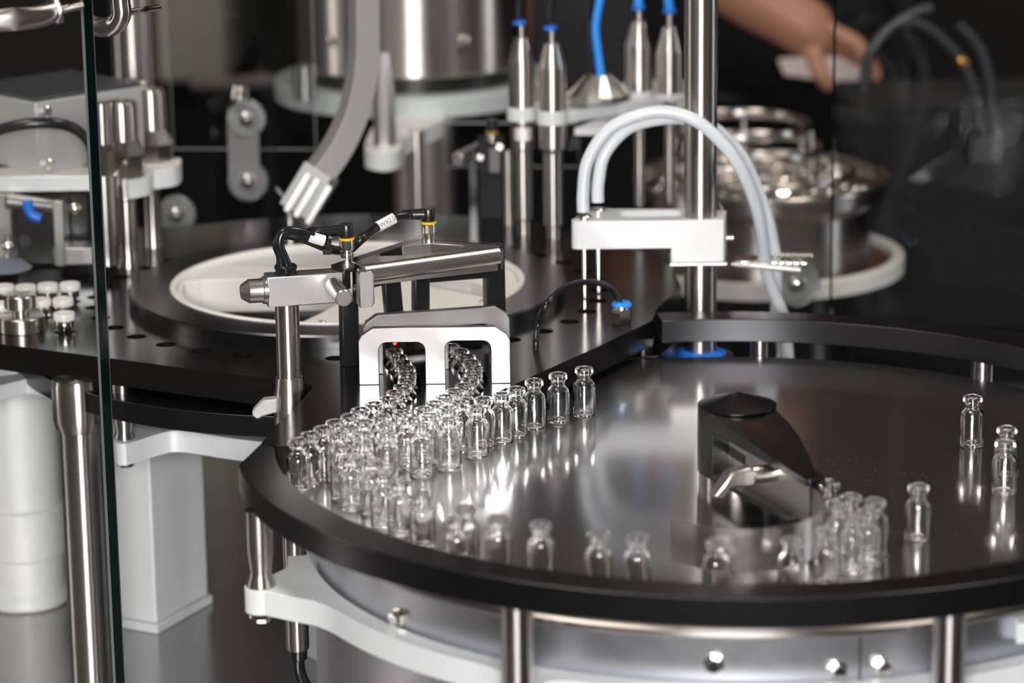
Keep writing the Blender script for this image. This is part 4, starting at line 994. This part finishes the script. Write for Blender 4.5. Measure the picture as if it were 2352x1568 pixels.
part(T, 'clamp', MB().slab(smooth([(p.x, p.y) for p in pg]), zq - 16, zq), PAINT, 0.8, angle=30)
T = thing('head_crossbar', 'bright aluminium crossbar under the grey control box', 'crossbar', V(130, 420, YL - 30))
a_, b_ = V(-60, 404, YL - 30), V(264, 404, YL - 30)
part(T, 'bar', MB().box(((a_.x + b_.x) / 2, YL - 10, V(130, 422, YL - 30).z), (b_.x - a_.x, 40, 12.5)), ALU, 0.6)
# control box
bx = V(85, 318, 2400); th_ = (V(84, 238, 2400).z - V(90, 402, 2400).z)
dR = Vec((cos(radians(44)), sin(radians(44)), 0)); dL = Vec((-sin(radians(44)), cos(radians(44)), 0))
LR, LL = 108, 100
bcn = bx + dR * LR / 2 + dL * LL / 2
T = thing('control_box', 'grey cast control box with a dark lid and corner screws behind the glass', 'control box', (bcn.x, bcn.y, bx.z - th_ / 2))
part(T, 'housing', MB().box((bcn.x, bcn.y, bx.z), (LR, LL, th_), radians(44)), GREYBOX, 1.2)
part(T, 'lid', MB().box((bcn.x, bcn.y, bx.z + th_ / 2 + 1.5), (LR - 1, LL - 1, 3), radians(44)), LIDGREY, 0.8, label='dark lid')
for dz in (th_ / 2 - 8, -th_ / 2 + 7):
    part(T, 'screw', MB().lathe([(4.5, -1), (4.5, 4), (3.5, 5)], Vec((bx.x, bx.y, bx.z + dz)) + dR * 9, -dL, 16), CHROME)
ej = V(285, 198, 2400) + dR * 60
part(T, 'end_boss', MB().lathe([(11, -8), (11, 14), (9, 15)], Vec((bcn.x, bcn.y, bx.z + th_ / 2 - 8)) + dR * LR / 2 - dL * 28, dR, 24), SATIN)
cb = [V(-40, 320, 2330), V(0, 298, 2330), V(70, 284, 2330), V(130, 284, 2335), V(175, 298, 2345), V(205, 330, 2360), V(214, 380, 2380)]
T = thing('control_cable', 'thick black cable curving in front of the grey control box', 'cable', cb[2])
part(T, 'sheath', MB().tube(cb, 4.4, 12, 8), RUBBER)
# mechanism below the crossbar
YZ = 2390.0
T = thing('cap_feeder', 'machined feeder block with steel tube and blue hose stub above the capped vials', 'feeder', V(100, 600, YZ))
part(T, 'back_plate', vbox(20, 448, 205, 606, YZ + 30, 12), ANODM, 0.6)
part(T, 'side_plate', vbox(-40, 446, 30, 604, YZ, 24), SATIN, 0.6)
part(T, 'tube', MB().cyl(V(14, 462, YZ - 8), V(132, 474, YZ + 4), 6.4, 24), SATIN)
part(T, 'blue_stub', MB().tube([V(63, 460, YZ - 16), V(66, 482, YZ - 16), V(76, 496, YZ - 16), V(94, 502, YZ - 16)], 4.2, 12, 6), BLUE, label='bright blue hose stub')
part(T, 'bracket', MB().box((V(140, 530, YZ).x, YZ + 4, V(140, 530, YZ).z), (8, 30, 54)), SATIN, 0.8)
part(T, 'bracket_foot', vbox(122, 570, 214, 608, YZ - 10, 26), SATIN, 0.8)
part(T, 'knob', MB().ball(V(172, 478, YZ + 6), 6), CHROME)
part(T, 'pin_hole', MB().lathe([(5.5, 0), (5.5, 0.6)], V(56, 554, YZ + 29.5), (0, -1, 0), 20), PRINT)
sc_ = G(10, 618, 44)
T = thing('suction_cup', 'bluish translucent suction cup on a ball stem above the capped vials', 'suction cup', (sc_.x, sc_.y, sc_.z))
part(T, 'lip', MB().lathe([(21, 0), (22, 1), (14, 7), (5, 10)], (sc_.x, sc_.y, sc_.z), seg=36), BLUEGREY)
part(T, 'ball_stem', MB().ball(V(16, 602, sc_.y), 4.5).ball(V(18, 566, sc_.y), 5).cyl(V(16, 610, sc_.y), V(18, 540, sc_.y), 2.2), CHROME)
# stepped knob on the deck
kn = G(50, 757, 26)
T = thing('stepped_knob', 'stepped turned steel knob standing on the deck before the capped vials', 'knob', (kn.x, kn.y, 26))
def zk_(y): return V(50, y, kn.y).z
part(T, 'foot', MB().lathe([(17.6, 26.05), (18, 26.6), (18, 36.5), (17.4, 37.2)], (kn.x, kn.y, 0), seg=48), TURNED)
part(T, 'neck', MB().lathe([(6.2, 37), (6.2, 43.5)], (kn.x, kn.y, 0), seg=32), TURNED)
part(T, 'head', MB().lathe([(11.4, 43.3), (12, 44), (12, 52.5), (11.2, 53.4), (3, 54)], (kn.x, kn.y, 0), seg=48), TURNED)
# column behind the control box
c, pr = vprof(298, 2740, [(0, 48), (230, 48)])
T = thing('rear_column', 'broad polished steel column rising behind the capping heads', 'column', (c.x, c.y, pr[1][1]))
part(T, 'shaft', MB().lathe([(pr[1][0], 26), (pr[0][0], pr[0][1] + 70)], c, seg=48), STEEL)

# ================================================================== glass guards
def pane(name, label, x0, y0, x1, y1, z0, z1, th, mt, me_):
    a_, b_ = Vec((x0, y0, 0)), Vec((x1, y1, 0)); d_ = (b_ - a_).normalized(); n_ = Vec((-d_.y, d_.x, 0)) * th / 2
    T = thing(name, label, 'glass panel', (x0, y0, z0))
    vs = []
    for z_ in (z0, z1): vs += [(*(a_ - n_).xy, z_), (*(b_ - n_).xy, z_), (*(b_ + n_).xy, z_), (*(a_ + n_).xy, z_)]
    part(T, 'sheet', MB().add(vs, [(0, 1, 5, 4), (2, 3, 7, 6)]), mt)
    part(T, 'polished_edge', MB().add(vs, [(1, 2, 6, 5), (3, 0, 4, 7), (0, 3, 2, 1), (4, 5, 6, 7)]), me_)
    if th > 6.5:
        for sg in (1, -1):
            q_ = b_ + n_ * sg * 1.0
            part(T, 'ground_arris', MB().box((q_.x - d_.x * 1.2, q_.y - d_.y * 1.2, (z0 + z1) / 2), (1.8, 1.8, z1 - z0), atan2(d_.y, d_.x) + radians(45)), ARRIS, label='pale ground edge')
    return T
gp = G(236, 1000, -35); gx_, gy_ = gp.x, gp.y
gA = V(232, 784, 1985)
pane('glass_door', 'clear glass door whose dark green vertical edge crosses the frame near the column', gA.x - 160, 1985 + 190, gA.x + 3.0, 1985 - 8, -239, 520, 7.0, PANE, GREENEDGE)
gB = V(1913, 350, 2460)
pane('glass_door', 'clear glass door with a thin dark edge standing before the feeder bowl', gB.x + 260, 2330, gB.x, 2460, V(1908, 715, 2460).z, 420, 6, PANE, GREENEDGE)
# door pull handle through the near glass
T = thing('pull_handle', 'polished pinkish steel tube handle at the top of the near glass door', 'handle', V(120, 30, 1905))
part(T, 'grip', MB().tube([V(-80, 55, 1880), V(0, 46, 1885), V(60, 42, 1890), V(105, 32, 1898), V(124, 22, 1905)], 7.2, 20, 8), STEEL)
part(T, 'flange', MB().lathe([(7.5, 0), (8.6, 2), (8.6, 5)], V(121, 26, 1905), (0.9, 0.3, 0.15), 24), STEEL)
part(T, 'through_pin', MB().cyl(V(122, 26, 1905), V(186, 12, 1925), 2.6, 12), STEEL)
part(T, 'return_bend', MB().tube([V(204, 54, 2080), V(230, 62, 2075), V(262, 58, 2070), V(279, 34, 2065), V(277, 0, 2065), V(276, -60, 2065)], 6.8, 20, 8), STEEL)
part(T, 'end_pin', MB().cyl(V(296, 28, 2080), V(364, 17, 2120), 2.4, 12), STEEL)
# far glass guards with plate clamps
YG = 2690.0
def guard(label, x0, x1, y0, y1, Y):
    a_, b_ = V(x0, y1, Y), V(x1, y1, Y)
    pane('glass_guard', label, a_.x, Y + 12, b_.x, Y, V((x0 + x1) / 2, y1, Y).z, V((x0 + x1) / 2, y0, Y).z, 6, ACRYL, PAINTG)
guard('clear glass guard panel hanging behind the chute, with a pale edge', 395, 726, -60, 345, YG)
guard('clear glass guard panel hanging behind the black sensor tower, with a pale edge', 1022, 1330, 285, 385, YG + 40)
def glass_clamp(label, discs, link, Y):
    q0 = V(*discs[0][:2], Y)
    T = thing('glass_clamp', label, 'glass clamp', q0, 'round glass clamps')
    for x, y, r in discs:
        q_ = V(x, y, Y); s_ = SC(q_)
        part(T, 'washer_disc', MB().lathe([(r / s_, -3), (r / s_, 3), (r / s_ - 1.5, 4.5)], q_, (0.12, -1, 0.1), 40), WASHER, label='clear round washer disc')
        part(T, 'stud', MB().lathe([(r * 0.42 / s_, 4), (r * 0.36 / s_, 8), (r * 0.2 / s_, 10), (0.1, 11)], q_, (0.12, -1, 0.1), 24), SATIN)
    if link:
        a_, b_ = V(*discs[0][:2], Y), V(*discs[-1][:2], Y); s_ = SC(a_)
        M = upright((a_.x, Y - 5, a_.z), 0); L_ = a_.z - b_.z; dx = b_.x - a_.x; w_ = 36 / s_
        lo = [(w_ * cos(radians(t)) - 3, w_ * sin(radians(t))) for t in range(0, 181, 15)] + [(dx - 3 + w_ * cos(radians(t)), -L_ + w_ * sin(radians(t))) for t in range(180, 361, 15)]
        part(T, 'link_plate', MB().slab(lo, 0, 4, M=M), LINK, 0.5, label='milky link plate')
        part(T, 'locking_knob', MB().lathe([(7.5, 0), (8, 4), (7.4, 14), (5, 15)], V(549, 232, Y - 4), (0.12, 0.05, 1), 14), CHROME)
    return T
glass_clamp('link of two round glass clamps with a ribbed knob, hanging beside the chute', [(566, 272, 45), (570, 415, 46)], True, YG - 20)
glass_clamp('single round glass clamp low behind the capping heads', [(405, 492, 45)], False, YG - 60)
glass_clamp('single round glass clamp behind the hose comb before the feeder bowl', [(1828, 648, 56)], False, 2500)
# reflection of the milky hoses in a dark pane, built as dark hoses
for (lb, pts) in (('pane reflection of a milky hose built as a dark hose, outer of two', [(1985, 180), (2000, 120), (2050, 60), (2110, 25), (2140, 20)]),
                  ('pane reflection of a milky hose built as a dark hose, inner with amber glint', [(1985, 210), (1995, 130), (2030, 75), (2080, 48), (2130, 62), (2180, 105), (2215, 150), (2240, 220), (2262, 320)]),
                  ('pane reflection of a milky hose built as a dark hose dropping beside its neighbour', [(2200, 55), (2235, 90), (2258, 130), (2275, 200), (2285, 320)])):
    pp = [V(x, y, 3000) for x, y in pts]
    T = thing('reflected_hose', lb, 'hose', pp[-1], 'hose reflections built as dark hoses')
    part(T, 'sheath', MB().tube(pp, 5.6, 12, 6), SMOKE)
    if len(pts) != 5 or True:
        k_ = {5: None, 9: (2210, 142), }.get(len(pts), (2252, 113)) if len(pts) != 5 or 'dropping' in lb else None
        if k_:
            q_ = V(*k_, 3000); part(T, 'glint_ring', MB().lathe([(5.8, -6), (6.6, -4), (6.6, 4), (5.8, 6)], q_, (0.5, 0, -0.85), 20), AMBER)  # glint in the hose reflection, shaped as a metal ring
T = thing('distant_bench', 'dark bench with a hose block in the gloom beyond the feeder', 'bench', V(2260, 560, 3050))
a_, b_ = V(1960, 270, 3060), V(2420, 270, 3060)
part(T, 'top', MB().box(((a_.x + b_.x) / 2, 3140, V(2200, 262, 3060).z), (b_.x - a_.x, 180, 14)), CLOTH)
part(T, 'front_panel', MB().box(((a_.x + b_.x) / 2, 3150, V(2200, 262, 3060).z - 220), (b_.x - a_.x - 10, 150, 420)), CLOTH)
part(T, 'hose_block', MB().box((V(2265, 340, 2990).x, 3005, V(2265, 345, 2990).z), (30, 26, 26)), SMOKE)

# ================================================================== far hall cabinets
T = thing('far_cabinet', 'blurred grey-green cabinet far behind the capping heads', 'cabinet', V(430, 600, 4300))
a_, b_ = V(350, -80, 4300), V(525, 190, 4300)
part(T, 'body', MB().box(((a_.x + b_.x) / 2, 4400, b_.z + 300), (b_.x - a_.x, 200, 600)), HALLGR, 8)
part(T, 'base', MB().box(((a_.x + b_.x) / 2, 4420, (b_.z - 900) / 2), (b_.x - a_.x - 40, 160, b_.z + 900)), CLOTH)
T = thing('far_cabinet', 'blurred dark grey cabinet far behind the bright blue hoses', 'cabinet', V(1400, 600, 4300))
a_, b_ = V(1180, -80, 4300), V(1715, 240, 4300)
part(T, 'body', MB().box(((a_.x + b_.x) / 2, 4400, (a_.z + b_.z) / 2), (b_.x - a_.x, 200, a_.z - b_.z)), mat('slate_cabinet', (0.03, 0.032, 0.036), 0.7), 8)
part(T, 'base', MB().box(((a_.x + b_.x) / 2, 4420, (b_.z - 900) / 2), (b_.x - a_.x - 60, 160, b_.z + 900)), CLOTH)

q0, q1 = V(440, 196, 3700), V(652, 186, 3700)
rl_ = single('far_rail', 'blurred pinkish grey rail far behind the round glass clamps', 'rail', MB().cyl(q0, q1, 9, 16), FARPINK)
for q in (q0 + Vec((20, 0, 0)), q1 - Vec((20, 0, 0))):
    part(rl_, 'post', MB().cyl(q, Vec((q.x, q.y, -900)), 8, 12), CLOTH)
# ================================================================== person behind the machine, bare forearm reaching down
YPn = 3350.0
def skin_mesh(parent, name, chains, m, subs=2):
    vs, es, rs = [], [], []
    for ch in chains:
        prev = None
        for (p_, r_, link) in ch:
            if link is not None: prev = link; continue
            vs.append(tuple((Vec(p_) - worldorg(parent)) * MM)); rs.append(r_ * MM)
            if prev is not None: es.append((prev, len(vs) - 1))
            prev = len(vs) - 1
    me = bpy.data.meshes.new(name); me.from_pydata(vs, es, [])
    o = bpy.data.objects.new(name, me); COL.objects.link(o); o.parent = parent
    o.modifiers.new('skin', 'SKIN'); s_ = o.modifiers.new('sub', 'SUBSURF'); s_.levels = subs; s_.render_levels = subs
    for i, r_ in enumerate(rs): me.skin_vertices[0].data[i].radius = (r_, r_)
    me.skin_vertices[0].data[0].use_root = True
    me.materials.append(m); o.modifiers['skin'].use_smooth_shade = True
    return o
sh = V(1420, -520, YPn + 150); el = V(1660, -60, YPn + 40); wr = V(1850, 62, YPn); pm_ = V(1896, 92, YPn - 5)
pel = V(1900, -1150, YPn + 220); chest = V(1720, -720, YPn + 200); neck = V(1720, -880, YPn + 160)
T = thing('person', 'person in dark clothes behind the machine, bare forearm reaching down to a pale folded sheet', 'person', V(1750, 700, YPn + 200))
hip = V(1750, 250, YPn + 230)
body = [[(hip, 150, None), ((hip + chest) / 2, 135, None), (chest, 150, None), (neck + Vec((0, 0, 40)), 55, None), (neck + Vec((0, -10, 150)), 90, None), (neck + Vec((0, -20, 240)), 78, None)],
        [(None, 0, 2), (sh, 70, None), ((sh + el) / 2, 56, None), (el, 46, None), (el * 0.45 + wr * 0.55, 43, None), (wr, 31, None), (pm_, 30, None)]]
nb_ = 12
for k, (dx, dz, ln) in enumerate(((10, -30, 1.0), (22, -20, 1.08), (30, -8, 1.0), (34, 6, 0.85))):
    b0 = pm_ + Vec((6 + 3 * k, -6 + 6 * k, 12 - 8 * k)); b1 = b0 + Vec((28, -8, -14)) * ln; b2 = b1 + Vec((14, -4, -22)) * ln; b3 = b2 + Vec((-2, 2, -18)) * ln
    body.append([(None, 0, nb_ - 1), (b0, 11, None), (b1, 10, None), (b2, 9, None), (b3, 7.5, None)])
th0 = pm_ + Vec((-16, -14, -10))
body.append([(None, 0, nb_ - 1), (th0, 12, None), (th0 + Vec((8, -14, -24)), 10, None), (th0 + Vec((22, -10, -42)), 8.5, None)])
skin_mesh(T, 'body', body, SKIN, 2)
clo = [[(hip, 165, None), ((hip + chest) / 2, 150, None), (chest, 163, None), (neck + Vec((0, 0, 15)), 64, None)],
       [(None, 0, 2), (sh, 82, None), ((sh + el) / 2, 68, None), (el * 0.9 + sh * 0.1, 58, None)]]
skin_mesh(T, 'shirt', clo, CLOTH, 2)
pg = [V(x, y, YPn - 10) for x, y in ((1786, 134), (1900, 128), (1935, 132), (1965, 152), (2016, 152), (2026, 172), (2010, 188), (1930, 192), (1860, 180), (1800, 172))]
o_ = pg[0]
M = upright((0, YPn - 16, 0), 0)
single('folded_sheet', 'pale pinkish folded sheet under the hand behind the machine', 'paper', MB().slab([(p.x, p.z) for p in pg], 0, 8, M=M), PALE, bevel=2)
